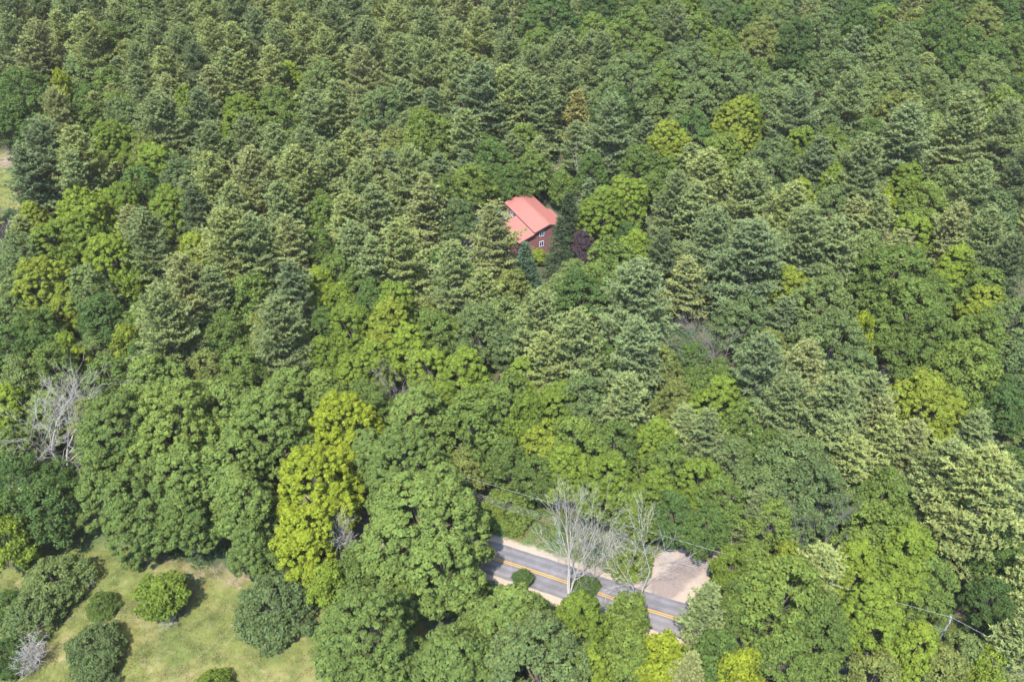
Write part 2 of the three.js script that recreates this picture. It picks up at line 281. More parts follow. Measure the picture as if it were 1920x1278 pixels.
  ["P", 99.2, -160.6, 12.4, 21.9, "p2", "grey-green pine in photo upper band, right edge"],
  ["P", 31.5, -158.6, 9.3, 18.4, "p4", "dark pine in photo upper middle band, centre right"],
  ["P", -4.0, -161.7, 13.0, 22.6, "p3", "tall broad tawny olive pine just left of the red-roofed house"],
  ["D", -37.1, -157.6, 9.0, 14.0, "g", "mid green broadleaf tree in photo upper middle band, left, rightmost of two"],
  ["D", 9.8, -155.3, 7.1, 9.8, "b", "small blue-green broadleaf tree in photo upper middle band, centre"],
  ["S", 2.8, -157.9, 11.1, 16, "s2", "blue-green spruce just in front of the red-roofed house"],
  ["D", -104.3, -159.8, 10.8, 15.8, "b", "blue-green broadleaf tree in photo upper middle band, left edge, fourth from left of five"],
  ["D", -67.7, -160.4, 10.9, 15.8, "y2", "yellow-green broadleaf tree in photo upper middle band, far left"],
  ["D", 75.6, -161.5, 11.5, 16.4, "b", "blue-green broadleaf tree in photo upper band, far right, rightmost of two"],
  ["P", 94.0, -164.0, 11.3, 20.7, "p3", "tawny olive pine in photo upper band, right edge, leftmost of two"],
  ["D", -14.2, -160.4, 10.6, 12.5, "g2", "dark green broadleaf tree in photo upper middle band, centre left, rightmost of two"],
  ["D", -111.2, -160.5, 8.6, 11.0, "b", "blue-green broadleaf tree in photo upper middle band, left edge, second from left of five"],
  ["D", -98.9, -163.7, 11.6, 16.5, "g3", "bright green broadleaf tree in photo upper band, left edge, leftmost of two"],
  ["P", 59.9, -167.5, 13.9, 23.6, "p1", "tall broad pale olive pine in photo upper band, right, rightmost of three"],
  ["P", 83.4, -163.2, 9.7, 15.1, "p3", "tawny olive pine in photo upper band, far right, rightmost of two"],
  ["D", 13.4, -160.6, 7.3, 10.0, "b", "small blue-green broadleaf tree just in front of the purple-leaved bush"],
  ["D", 26.8, -163.7, 9.8, 14.8, "g3", "bright green broadleaf tree in photo upper band, centre right, rightmost of two"],
  ["D", -42.7, -164.9, 9.8, 14.9, "g", "mid green broadleaf tree in photo upper band, left, leftmost of two"],
  ["D", -93.1, -166.7, 11.7, 16.6, "g3", "bright green broadleaf tree in photo upper band, left edge, rightmost of two"],
  ["P", -36.1, -168.3, 10.9, 20.2, "p1", "pale olive pine in photo upper band, centre left, leftmost of two"],
  ["P", -29.8, -169.8, 12.2, 21.7, "p1", "pale olive pine in photo upper band, centre left, rightmost of two"],
  ["P", -60.8, -170.1, 12.2, 21.7, "p1", "pale olive pine in photo upper band, left"],
  ["P", 79.5, -169.2, 10.3, 19.5, "p1", "pale olive pine in photo upper band, far right"],
  ["P", 39.8, -170.5, 12.2, 21.7, "p1", "pale olive pine in photo upper band, right"],
  ["P", -50.4, -170.8, 12.2, 21.7, "p2", "grey-green pine in photo upper band, left"],
  ["D", 88.2, -168.1, 10.6, 15.5, "g3", "bright green broadleaf tree in photo upper band, right edge"],
  ["P", -107.3, -168.2, 9.4, 14.8, "p1", "pale olive pine in photo upper band, left edge"],
  ["D", -69.1, -168.0, 9.7, 11.8, "b", "blue-green broadleaf tree in photo upper band, far left, rightmost of two"],
  ["P", 114.9, -170.0, 10.3, 15.6, "p3", "tawny olive pine in photo upper band, right edge, rightmost of two"],
  ["D", -94.5, -172.3, 14.4, 19.2, "g3", "large bright green broadleaf tree in photo upper band, left edge"],
  ["S", 10.6, -168.5, 9.5, 15.4, "s", "dark spruce just left of the purple-leaved bush"],
  ["P", -84.6, -171.6, 9.7, 15.1, "p3", "tawny olive pine in photo upper band, far left"],
  ["P", 36.0, -175.1, 12.4, 21.9, "p1", "pale olive pine in photo upper band, centre right"],
  ["P", -70.3, -174.1, 9.8, 19.0, "p4", "dark pine in photo upper band, far left"],
  ["P", 52.7, -176.4, 13.8, 23.4, "p1", "tall broad pale olive pine in photo upper band, right, second from left of three"],
  ["D", 107.7, -174.1, 12.7, 17.5, "b", "blue-green broadleaf tree in photo upper band, right edge, rightmost of two"],
  ["P", -19.2, -175.8, 11.2, 20.5, "p3", "tawny olive pine in photo upper band, centre left, rightmost of two"],
  ["P", 43.4, -178.3, 16.5, 25, "p1", "tall broad pale olive pine in photo upper band, right, leftmost of three"],
  ["D", 64.8, -177.7, 9.5, 18, "y2", "yellow-green broadleaf tree in photo upper band, far right"],
  ["P", 103.5, -177.9, 13.2, 22.8, "p2", "tall broad grey-green pine in photo upper band, right edge"],
  ["M", 16.2, -171.5, 6.1, 9, "pu", "purple-leaved small tree just in front of the purple-leaved bush"],
  ["P", -48.1, -179.6, 15.2, 25, "p1", "tall broad pale olive pine in photo upper band, left, second from left of three"],
  ["D", -87.9, -178.5, 7.9, 17, "g3", "bright green broadleaf tree in photo upper band, far left, second from left of three"],
  ["P", -67.5, -179.4, 13.9, 23.6, "p1", "tall broad pale olive pine in photo upper band, far left, rightmost of two"],
  ["D", 26.4, -172.5, 8.3, 10.7, "g2", "dark green broadleaf tree in photo upper band, centre right"],
  ["P", -57.9, -180.2, 14.6, 24.4, "p3", "tall broad tawny olive pine in photo upper band, left"],
  ["P", -33.8, -179.0, 12.6, 22.1, "p1", "tall broad pale olive pine in photo upper band, centre left, leftmost of two"],
  ["D", -77.5, -177.3, 11.6, 16.5, "g3", "bright green broadleaf tree in photo upper band, far left, rightmost of three"],
  ["D", -108.8, -175.9, 8.3, 13.4, "y2", "yellow-green broadleaf tree just in front of the far clearing"],
  ["P", 77.9, -176.2, 9.3, 14.7, "p3", "tawny olive pine in photo upper band, far right, leftmost of two"],
  ["D", -43.6, -176.7, 10.3, 15.3, "g", "mid green broadleaf tree in photo upper band, left, rightmost of two"],
  ["D", -11.9, -176.3, 9.6, 14.7, "b", "blue-green broadleaf tree in photo upper band, centre"],
  ["D", 20.7, -177.9, 11.6, 16.5, "g3", "bright green broadleaf tree just behind the purple-leaved bush"],
  ["D", -90.8, -178.4, 10.3, 15.3, "g3", "bright green broadleaf tree in photo upper band, far left, leftmost of three"],
  ["P", 12.8, -177.8, 6.2, 14.9, "s", "slender dark pine just right of the red-roofed house"],
  ["P", 114.7, -182.1, 12.7, 22.3, "p4", "tall broad dark pine in photo upper band, right edge"],
  ["M", 6.1, -172.1, 4.4, 4.2, "y2", "yellow-green small tree just in front of the red-roofed house"],
  ["P", -99.2, -182.8, 12.1, 21.6, "p2", "grey-green pine in photo upper band, left edge"],
  ["D", 95.5, -180.1, 11.0, 16.0, "g", "mid green broadleaf tree in photo upper band, right edge"],
  ["P", 79.9, -184.7, 15.5, 25, "p1", "tall broad pale olive pine in photo upper band, far right, rightmost of two"],
  ["D", 73.8, -180.9, 10.4, 15.4, "b", "blue-green broadleaf tree in photo upper band, far right, leftmost of two"],
  ["P", -23.4, -184.8, 12.9, 22.4, "p1", "tall broad pale olive pine in photo upper band, centre left, rightmost of two"],
  ["P", -111.6, -184.9, 12.2, 21.7, "p2", "grey-green pine just right of the far clearing"],
  ["P", -41.8, -185.7, 12.9, 22.5, "p1", "tall broad pale olive pine in photo upper band, left, rightmost of three"],
  ["D", -15.8, -182.6, 11.1, 16.1, "g", "mid green broadleaf tree in photo upper band, centre left"],
  ["D", 26.2, -182.6, 11.1, 16.1, "g3", "bright green broadleaf tree in photo upper band, centre right, leftmost of two"],
  ["P", 125.3, -182.6, 9.9, 15.2, "p1", "pale olive pine in photo upper band, right edge, rightmost of two"],
  ["D", 75.7, -186.5, 7.9, 17, "g3", "bright green broadleaf tree in photo upper band, far right, leftmost of two"],
  ["P", -125.3, -183.0, 8.7, 14.2, "p1", "pale olive pine just left of the far clearing"],
  ["P", -100.6, -188.6, 15.0, 24.8, "p1", "tall broad pale olive pine in photo top band, left edge"],
  ["P", -75.3, -184.2, 9.5, 14.9, "p1", "pale olive pine in photo upper band, far left"],
  ["D", -87.4, -186.7, 11.9, 16.8, "g2", "dark green broadleaf tree in photo upper band, far left"],
  ["P", -109.0, -191.5, 16.6, 25, "p2", "tall broad grey-green pine just right of the far clearing"],
  ["D", 87.5, -185.4, 6.7, 11.8, "y", "small yellow broadleaf tree in photo upper band, far right"],
  ["P", 18.3, -186.0, 7.6, 13.2, "p2", "grey-green pine in photo upper band, centre right"],
  ["P", -32.8, -189.6, 9.7, 18.9, "p3", "tawny olive pine in photo upper band, centre left, leftmost of two"],
  ["D", 80.6, -192.4, 8.0, 18, "g3", "bright green broadleaf tree in photo top band, far right, rightmost of two"],
  ["D", 104.3, -188.7, 10.7, 15.7, "b", "blue-green broadleaf tree in photo upper band, right edge, leftmost of two"],
  ["D", -10.1, -189.1, 10.7, 15.7, "g", "mid green broadleaf tree in photo upper band, centre"],
  ["D", 60.8, -191.8, 15.4, 20.2, "b", "large blue-green broadleaf tree in photo top band, right, leftmost of two"],
  ["D", -79.3, -190.3, 11.4, 16.4, "b", "blue-green broadleaf tree in photo upper band, far left, leftmost of two"],
  ["P", -48.9, -193.2, 12.6, 22.1, "p1", "tall broad pale olive pine in photo top band, left, rightmost of two"],
  ["P", 72.4, -192.5, 11.2, 20.5, "p2", "grey-green pine in photo top band, far right"],
  ["P", -71.4, -194.5, 13.3, 22.9, "p1", "tall broad pale olive pine in photo top band, far left, rightmost of two"],
  ["D", 34.7, -191.3, 11.5, 16.4, "g", "mid green broadleaf tree in photo upper band, centre right"],
  ["P", -38.0, -194.0, 11.9, 21.4, "p1", "pale olive pine in photo top band, centre left, leftmost of two"],
  ["D", 94.4, -190.8, 9.5, 14.5, "g3", "bright green broadleaf tree in photo upper band, far right, rightmost of two"],
  ["P", -56.2, -195.0, 12.7, 22.2, "p2", "tall broad grey-green pine in photo top band, left, leftmost of two"],
  ["D", -84.7, -194.2, 12.9, 17.8, "g3", "bright green broadleaf tree in photo top band, far left"],
  ["P", -17.9, -193.6, 10.3, 15.6, "p2", "grey-green pine in photo upper band, centre left, rightmost of three"],
  ["D", 0.0, -192.9, 8.2, 13.3, "g2", "dark green broadleaf tree just behind the red-roofed house"],
  ["P", 126.9, -194.0, 9.8, 15.2, "p1", "pale olive pine in photo upper band, right edge, leftmost of two"],
  ["P", 94.2, -199.2, 17.7, 25, "p2", "tall broad grey-green pine in photo top band, far right, rightmost of two"],
  ["D", 31.0, -195.2, 12.3, 17.2, "g", "mid green broadleaf tree in photo top band, centre right"],
  ["P", -29.6, -195.0, 10.5, 15.8, "p2", "grey-green pine in photo upper band, centre left, second from left of three"],
  ["P", -64.1, -199.0, 12.8, 22.4, "p1", "tall broad pale olive pine in photo top band, left, leftmost of two"],
  ["D", 70.0, -200.1, 9.6, 19, "g3", "bright green broadleaf tree in photo top band, far right, leftmost of two"],
  ["D", 12.3, -193.6, 6.3, 11.5, "g", "small mid green broadleaf tree just behind the red-roofed house"],
  ["D", -89.4, -200.3, 9.6, 18, "o", "olive broadleaf tree in photo top band, far left"],
  ["D", 5.2, -196.8, 9.4, 14.4, "g", "mid green broadleaf tree just behind the red-roofed house"],
  ["P", 120.3, -202.7, 14.4, 24.1, "p1", "tall broad pale olive pine in photo top band, right edge, rightmost of two"],
  ["P", -11.1, -197.6, 8.1, 13.7, "p2", "grey-green pine in photo upper band, centre"],
  ["D", -4.6, -199.4, 11.1, 16.1, "g2", "dark green broadleaf tree in photo top band, centre"],
  ["D", 19.4, -198.0, 8.3, 13.4, "g2", "dark green broadleaf tree in photo top band, centre right, leftmost of two"],
  ["P", -85.5, -204.9, 17.4, 25, "p1", "tall broad pale olive pine in photo top band, far left, leftmost of two"],
  ["P", 110.5, -204.9, 16.6, 25, "p1", "tall broad pale olive pine in photo top band, right edge, leftmost of two"],
  ["D", 51.6, -201.0, 11.9, 16.8, "g", "mid green broadleaf tree in photo top band, right"],
  ["D", -98.1, -202.4, 14.0, 18.8, "g3", "large bright green broadleaf tree in photo top band, far left"],
  ["P", 43.8, -200.1, 9.2, 14.6, "p1", "pale olive pine in photo top band, right"],
  ["P", 24.4, -205.3, 14.5, 24.3, "p2", "tall broad grey-green pine in photo top band, centre right"],
  ["D", -26.4, -200.8, 9.8, 14.8, "g", "mid green broadleaf tree in photo top band, centre left"],
  ["P", -11.9, -204.4, 11.6, 21.0, "p1", "pale olive pine in photo top band, centre, leftmost of four"],
  ["D", 134.3, -198.9, 7.4, 10.0, "b", "small blue-green broadleaf tree in photo upper band, right edge"],
  ["D", -29.0, -203.7, 11.3, 16.2, "o", "olive broadleaf tree in photo top band, centre left"],
  ["P", 6.7, -203.0, 9.1, 14.6, "p1", "pale olive pine in photo top band, centre, third from left of four"],
  ["D", 80.0, -204.7, 11.3, 16.2, "g", "mid green broadleaf tree in photo top band, far right"],
  ["D", -21.4, -207.4, 14.9, 19.6, "g", "large mid green broadleaf tree in photo top band, centre left"],
  ["D", 39.1, -205.9, 12.1, 17.0, "y2", "yellow-green broadleaf tree in photo top band, centre right"],
  ["P", -35.5, -206.3, 8.6, 14.1, "p3", "tawny olive pine in photo top band, centre left"],
  ["P", 71.6, -212.3, 14.1, 23.8, "p2", "tall broad grey-green pine in photo top band, right"],
  ["P", -0.1, -206.8, 7.8, 13.4, "p1", "pale olive pine in photo top band, centre, second from left of four"],
  ["D", 137.4, -206.0, 8.2, 10.7, "g2", "dark green broadleaf tree in photo top band, right edge, rightmost of four"],
  ["P", -50.1, -212.1, 12.7, 22.2, "p2", "tall broad grey-green pine in photo top band, left, rightmost of two"],
  ["P", -114.9, -213.2, 12.7, 22.2, "p3", "tall broad tawny olive pine in photo top band, left edge"],
  ["D", 46.3, -211.5, 12.3, 17.2, "g2", "dark green broadleaf tree in photo top band, right"],
  ["D", 62.0, -216.3, 5.8, 19, "g3", "small bright green broadleaf tree in photo top band, right"],
  ["P", 16.4, -210.5, 9.5, 14.9, "p1", "pale olive pine in photo top band, centre right"],
  ["P", -79.2, -214.2, 12.0, 21.5, "p2", "grey-green pine in photo top band, far left"],
  ["D", 92.9, -211.3, 10.1, 15.1, "g2", "dark green broadleaf tree in photo top band, far right"],
  ["D", 3.4, -211.4, 9.0, 14.0, "g", "mid green broadleaf tree in photo top band, centre, rightmost of two"],
  ["P", 34.4, -212.3, 9.5, 14.9, "p2", "grey-green pine in photo top band, centre right"],
  ["D", -7.3, -211.1, 9.2, 11.4, "g", "mid green broadleaf tree in photo top band, centre, leftmost of two"],
  ["D", 58.0, -215.1, 13.8, 18.6, "y2", "large yellow-green broadleaf tree in photo top band, right"],
  ["P", -27.0, -213.7, 10.3, 15.7, "p1", "pale olive pine in photo top band, centre left, rightmost of two"],
  ["D", 140.1, -211.7, 7.0, 9.7, "g2", "small dark green broadleaf tree in photo top band, right edge"],
  ["D", -99.5, -216.9, 13.9, 18.7, "b", "large blue-green broadleaf tree in photo top band, far left"],
  ["D", -69.9, -217.3, 13.9, 18.7, "g3", "large bright green broadleaf tree in photo top band, left"],
  ["P", -45.4, -218.6, 12.2, 21.6, "p1", "pale olive pine in photo top band, left"],
  ["P", -7.6, -220.9, 18.3, 25, "p2", "tall broad grey-green pine in photo top band, centre"],
  ["D", -85.3, -221.1, 7.3, 19, "g3", "small bright green broadleaf tree in photo top band, far left"],
  ["P", -1.7, -220.7, 14.5, 24.2, "p1", "tall broad pale olive pine in photo top band, centre, leftmost of three"],
  ["P", 7.8, -219.3, 12.2, 21.7, "p1", "pale olive pine in photo top band, centre, rightmost of four"],
  ["P", 2.8, -220.6, 13.7, 23.4, "p1", "tall broad pale olive pine in photo top band, centre, second from left of three"],
  ["D", -33.4, -219.6, 15.5, 20.2, "b", "large blue-green broadleaf tree in photo top band, centre left"],
  ["D", -60.5, -218.9, 14.0, 18.8, "g", "large mid green broadleaf tree in photo top band, left"],
  ["D", -110.6, -217.8, 11.8, 16.7, "g", "mid green broadleaf tree in photo top band, left edge, leftmost of two"],
  ["P", 88.0, -221.4, 13.8, 23.4, "p2", "tall broad grey-green pine in photo top band, far right, leftmost of two"],
  ["D", 134.5, -216.0, 10.5, 12.4, "g3", "bright green broadleaf tree in photo top band, right edge"],
  ["D", 105.0, -216.5, 10.9, 12.7, "g2", "dark green broadleaf tree in photo top band, right edge, leftmost of four"],
  ["D", 81.6, -218.4, 11.1, 16.0, "b", "blue-green broadleaf tree in photo top band, far right, leftmost of three"],
  ["P", 17.1, -220.5, 8.5, 17.5, "y3", "yellowing pine in photo top band, centre right"],
  ["D", -133.4, -221.4, 11.9, 16.8, "g2", "dark green broadleaf tree in photo top band, left edge, second from left of three"],
  ["D", 70.7, -225.3, 19.5, 21, "b", "large blue-green broadleaf tree in photo top band, right, rightmost of two"],
  ["D", 130.1, -223.3, 12.7, 17.6, "g", "mid green broadleaf tree in photo top band, right edge, second from left of four"],
  ["D", 101.9, -223.0, 11.3, 16.2, "o", "olive broadleaf tree in photo top band, far right"],
  ["D", 45.1, -221.5, 11.3, 13.0, "b", "blue-green broadleaf tree in photo top band, centre right"],
  ["P", -90.7, -225.1, 10.9, 20.2, "p3", "tawny olive pine in photo top band, far left, second from left of three"],
  ["D", -129.2, -226.4, 17.3, 21, "g2", "large dark green broadleaf tree in photo top band, left edge"],
  ["D", 27.3, -224.5, 12.0, 16.9, "g2", "dark green broadleaf tree in photo top band, centre right, rightmost of two"],
  ["D", 112.9, -221.7, 9.5, 11.6, "g", "mid green broadleaf tree in photo top band, right edge, leftmost of four"],
  ["D", 119.0, -226.1, 13.6, 18.4, "b", "large blue-green broadleaf tree in photo top band, right edge"],
  ["P", 14.3, -228.2, 12.5, 22.0, "p1", "tall broad pale olive pine in photo top band, centre, rightmost of three"],
  ["P", -99.1, -227.6, 11.8, 21.2, "p1", "pale olive pine in photo top band, far left"],
  ["D", 144.3, -223.4, 11.0, 12.8, "g", "mid green broadleaf tree in photo top band, right edge, third from left of four"],
  ["P", -79.9, -228.0, 11.8, 21.2, "p3", "tawny olive pine in photo top band, far left, rightmost of three"],
  ["D", -122.0, -231.5, 5.8, 19, "y", "small yellow broadleaf tree in photo topmost band, left edge"],
  ["D", 49.4, -227.4, 12.2, 17.0, "b", "blue-green broadleaf tree in photo top band, right"],
  ["P", -112.1, -227.2, 9.0, 14.5, "p1", "pale olive pine in photo top band, left edge, rightmost of three"],
  ["D", -146.0, -227.0, 10.8, 12.6, "g2", "dark green broadleaf tree in photo top band, left edge, leftmost of three"],
  ["P", -21.8, -228.4, 9.3, 14.8, "p2", "grey-green pine in photo top band, centre left, rightmost of two"],
  ["P", -14.4, -232.9, 13.5, 23.1, "p1", "tall broad pale olive pine in photo topmost band, centre, leftmost of six"],
  ["P", 108.4, -227.7, 7.6, 13.2, "p1", "pale olive pine in photo top band, right edge"],
  ["D", -106.5, -229.3, 9.2, 14.3, "g", "mid green broadleaf tree in photo top band, far left"],
  ["P", -29.4, -231.1, 10.4, 15.7, "p2", "grey-green pine in photo top band, centre left, leftmost of two"],
  ["D", 61.1, -234.4, 17.0, 21, "b", "large blue-green broadleaf tree in photo topmost band, right, rightmost of two"],
  ["D", 30.9, -234.8, 18.5, 21, "b", "large blue-green broadleaf tree in photo topmost band, centre right"],
  ["D", 37.5, -229.2, 7.4, 10.1, "o", "small olive broadleaf tree in photo top band, centre right"],
  ["D", 94.7, -230.1, 9.6, 11.7, "b", "blue-green broadleaf tree in photo top band, far right, second from left of three"],
  ["D", 101.5, -233.7, 12.4, 17.3, "b", "blue-green broadleaf tree in photo top band, far right, rightmost of three"],
  ["D", -117.0, -232.6, 9.6, 14.6, "g2", "dark green broadleaf tree in photo top band, left edge, rightmost of three"],
  ["P", 5.9, -236.9, 12.9, 22.4, "p1", "tall broad pale olive pine in photo topmost band, centre, fifth from left of six"],
  ["P", -41.0, -237.2, 12.9, 22.4, "p3", "tall broad tawny olive pine in photo topmost band, centre left"],
  ["D", 129.7, -236.2, 15.5, 20.3, "b", "large blue-green broadleaf tree in photo topmost band, right edge"],
  ["P", -74.1, -236.9, 11.3, 20.7, "p1", "pale olive pine in photo topmost band, left, fifth from left of eight"],
  ["D", 115.3, -235.9, 13.2, 18.1, "b", "blue-green broadleaf tree in photo top band, right edge"],
  ["P", -23.5, -239.0, 13.7, 23.4, "p1", "tall broad pale olive pine in photo topmost band, centre left, sixth from left of eight"],
  ["D", 147.8, -232.1, 8.0, 10.4, "g2", "dark green broadleaf tree in photo top band, right edge, third from left of four"],
  ["P", -78.0, -238.2, 12.1, 21.6, "p1", "pale olive pine in photo topmost band, left, leftmost of eight"],
  ["P", -109.7, -234.2, 8.0, 13.5, "p3", "tawny olive pine in photo top band, far left, leftmost of three"],
  ["P", -66.0, -238.7, 12.2, 21.6, "p1", "pale olive pine in photo topmost band, left, seventh from left of eight"],
  ["P", -95.7, -239.0, 12.2, 21.6, "p1", "pale olive pine in photo topmost band, far left, eighth from left of fourteen"],
  ["D", 41.7, -238.2, 12.5, 17.4, "g", "mid green broadleaf tree in photo topmost band, centre right, fifth from left of six"],
  ["P", -142.4, -236.5, 9.2, 14.6, "p2", "grey-green pine in photo top band, left edge"],
  ["D", -53.1, -239.2, 13.4, 18.2, "b", "blue-green broadleaf tree in photo topmost band, left, rightmost of two"],
  ["P", -31.2, -242.1, 13.9, 23.5, "p1", "tall broad pale olive pine in photo topmost band, centre left, fourth from left of eight"],
  ["D", 109.9, -239.5, 13.4, 18.2, "b", "blue-green broadleaf tree in photo topmost band, far right, rightmost of four"],
  ["P", -87.7, -241.5, 12.3, 21.7, "p4", "dark pine in photo topmost band, far left"],
  ["D", 50.5, -241.5, 15.8, 20.5, "b", "large blue-green broadleaf tree in photo topmost band, right, leftmost of two"],
  ["P", -103.4, -241.6, 12.3, 21.7, "p1", "pale olive pine in photo topmost band, far left, fourth from left of fourteen"],
  ["P", -150.2, -238.1, 8.9, 14.4, "p1", "pale olive pine in photo top band, left edge, leftmost of three"],
  ["P", 12.7, -243.0, 13.1, 22.7, "p1", "tall broad pale olive pine in photo topmost band, centre, rightmost of six"],
  ["D", 92.4, -241.7, 15.0, 19.8, "b", "large blue-green broadleaf tree in photo topmost band, far right, fourth from left of five"],
  ["D", -112.6, -239.6, 11.1, 16.0, "g", "mid green broadleaf tree in photo top band, left edge, rightmost of two"],
  ["P", -125.2, -238.7, 9.3, 14.7, "p1", "pale olive pine in photo top band, left edge, second from left of three"],
  ["D", 151.9, -237.0, 7.9, 10.4, "g", "mid green broadleaf tree in photo top band, right edge, rightmost of four"],
  ["D", 142.2, -239.5, 11.3, 13.0, "g2", "dark green broadleaf tree in photo top band, right edge, second from left of four"],
  ["P", -1.5, -246.2, 13.2, 22.8, "p1", "tall broad pale olive pine in photo topmost band, centre, fourth from left of six"],
  ["P", 25.3, -246.8, 12.4, 21.9, "p1", "pale olive pine in photo topmost band, centre right, second from left of four"],
  ["D", -122.6, -245.1, 12.0, 16.9, "b", "blue-green broadleaf tree in photo topmost band, left edge, rightmost of two"],
  ["P", -136.4, -247.5, 11.7, 21.1, "p3", "tawny olive pine in photo topmost band, left edge, sixth from left of seven"],
  ["P", -146.4, -246.1, 10.2, 15.5, "p3", "tawny olive pine in photo topmost band, left edge, fourth from left of seven"],
  ["P", -53.0, -250.0, 12.6, 22.1, "p1", "tall broad pale olive pine in photo topmost band, left, fifth from left of six"],
  ["D", 46.7, -248.6, 12.9, 17.8, "b", "blue-green broadleaf tree in photo topmost band, centre right, third from left of four"],
  ["D", -63.3, -246.6, 8.9, 14.0, "g3", "bright green broadleaf tree in photo topmost band, left, second from left of three"],
  ["P", -41.2, -251.9, 14.3, 24.0, "p1", "tall broad pale olive pine in photo topmost band, centre left, leftmost of eight"],
  ["P", -16.9, -252.8, 13.5, 23.1, "p1", "tall broad pale olive pine in photo topmost band, centre left, rightmost of eight"],
  ["P", -94.3, -252.0, 12.6, 22.2, "p1", "tall broad pale olive pine in photo topmost band, far left, second from left of four"],
  ["P", -121.4, -253.5, 15.2, 25, "p1", "tall broad pale olive pine in photo topmost band, left edge, fourth from left of five"],
  ["P", 98.5, -252.9, 11.8, 21.3, "p2", "grey-green pine in photo topmost band, far right, leftmost of two"],
  ["P", -135.4, -253.7, 13.5, 23.2, "p3", "tall broad tawny olive pine in photo topmost band, left edge"],
  ["P", -67.5, -254.2, 12.7, 22.2, "p1", "tall broad pale olive pine in photo topmost band, left, second from left of six"],
  ["P", 118.9, -250.3, 9.6, 15.0, "p1", "pale olive pine in photo topmost band, right edge, leftmost of six"],
  ["D", 105.7, -251.9, 12.3, 17.1, "b", "blue-green broadleaf tree in photo topmost band, far right, third from left of four"],
  ["D", 130.1, -254.0, 15.6, 20.3, "g2", "large dark green broadleaf tree in photo topmost band, right edge, second from left of three"],
  ["D", 152.7, -250.0, 10.5, 12.4, "g3", "bright green broadleaf tree in photo topmost band, right edge"],
  ["P", -113.5, -250.6, 7.9, 13.5, "p1", "pale olive pine in photo topmost band, far left, second from left of fourteen"],
  ["P", -86.8, -255.9, 12.8, 22.3, "p1", "tall broad pale olive pine in photo topmost band, far left, rightmost of four"],
  ["D", 41.1, -254.2, 12.3, 17.2, "g", "mid green broadleaf tree in photo topmost band, centre right, fourth from left of six"],
  ["P", -80.4, -255.8, 11.9, 21.4, "p1", "pale olive pine in photo topmost band, left, second from left of eight"],
  ["D", 20.2, -250.9, 8.4, 10.7, "b", "blue-green broadleaf tree in photo topmost band, centre right, leftmost of four"],
  ["D", 139.1, -254.3, 12.4, 17.2, "g2", "dark green broadleaf tree in photo topmost band, right edge, second from left of five"],
  ["P", -152.8, -252.7, 9.2, 14.6, "p3", "tawny olive pine in photo topmost band, left edge, third from left of seven"],
  ["P", -103.9, -256.1, 11.1, 20.5, "p1", "pale olive pine in photo topmost band, far left, fifth from left of fourteen"],
  ["P", -144.8, -257.8, 13.7, 23.3, "p1", "tall broad pale olive pine in photo topmost band, left edge, second from left of five"],
  ["P", -9.4, -259.5, 13.7, 23.4, "p1", "tall broad pale olive pine in photo topmost band, centre, second from left of six"],
  ["P", -60.6, -258.9, 12.9, 22.4, "p1", "tall broad pale olive pine in photo topmost band, left, fourth from left of six"],
  ["P", -25.0, -259.7, 13.7, 23.4, "p1", "tall broad pale olive pine in photo topmost band, centre left, seventh from left of eight"],
  ["D", 61.0, -257.4, 13.3, 18.1, "g", "mid green broadleaf tree in photo topmost band, right, second from left of seven"],
  ["D", -111.2, -256.8, 11.6, 16.5, "o", "olive broadleaf tree in photo topmost band, far left"],
  ["D", -96.9, -262.4, 10.0, 19, "b", "blue-green broadleaf tree in photo topmost band, far left, rightmost of three"],
  ["D", 73.4, -256.2, 7.9, 10.4, "g", "mid green broadleaf tree in photo topmost band, right, fifth from left of seven"],
  ["D", -118.7, -262.7, 10.9, 19, "g", "mid green broadleaf tree in photo topmost band, left edge, rightmost of two"],
  ["P", -34.7, -263.3, 13.9, 23.6, "p1", "tall broad pale olive pine in photo topmost band, centre left, third from left of eight"],
  ["D", 34.8, -262.8, 18.4, 21, "g", "large mid green broadleaf tree in photo topmost band, centre right"],
  ["P", 47.7, -263.8, 13.9, 23.6, "p1", "tall broad pale olive pine in photo topmost band, centre right"],
  ["D", 115.4, -261.5, 14.2, 19.0, "b", "large blue-green broadleaf tree in photo topmost band, far right, rightmost of five"],
  ["D", 147.3, -261.9, 14.3, 19.1, "g", "large mid green broadleaf tree in photo topmost band, right edge"],
  ["P", -133.8, -264.1, 12.2, 21.7, "p1", "pale olive pine in photo topmost band, left edge, ninth from left of ten"],
  ["P", 23.4, -262.0, 10.5, 15.8, "p1", "pale olive pine in photo topmost band, centre right, leftmost of four"],
  ["D", 90.1, -259.5, 8.5, 10.9, "b", "blue-green broadleaf tree in photo topmost band, far right, second from left of four"],
  ["D", 157.4, -258.6, 7.0, 9.7, "b", "small blue-green broadleaf tree in photo topmost band, right edge"],
  ["P", -76.2, -265.5, 12.3, 21.7, "p2", "grey-green pine in photo topmost band, left, leftmost of four"],
  ["D", 84.6, -264.8, 13.5, 18.4, "g2", "large dark green broadleaf tree in photo topmost band, right"],
  ["D", 73.8, -265.3, 13.6, 18.4, "o", "large olive broadleaf tree in photo topmost band, right"],
  ["P", -54.1, -268.0, 13.2, 22.8, "p1", "tall broad pale olive pine in photo topmost band, left, rightmost of six"],
  ["D", 7.2, -265.2, 11.0, 16.0, "g", "mid green broadleaf tree in photo topmost band, centre"],
  ["P", -117.9, -268.1, 13.2, 22.8, "p1", "tall broad pale olive pine in photo topmost band, far left, leftmost of four"],
  ["D", 91.5, -267.7, 15.3, 20.1, "b", "large blue-green broadleaf tree in photo topmost band, far right, second from left of five"],
  ["P", -134.2, -271.6, 14.2, 23.9, "p2", "tall broad grey-green pine in photo topmost band, left edge"],
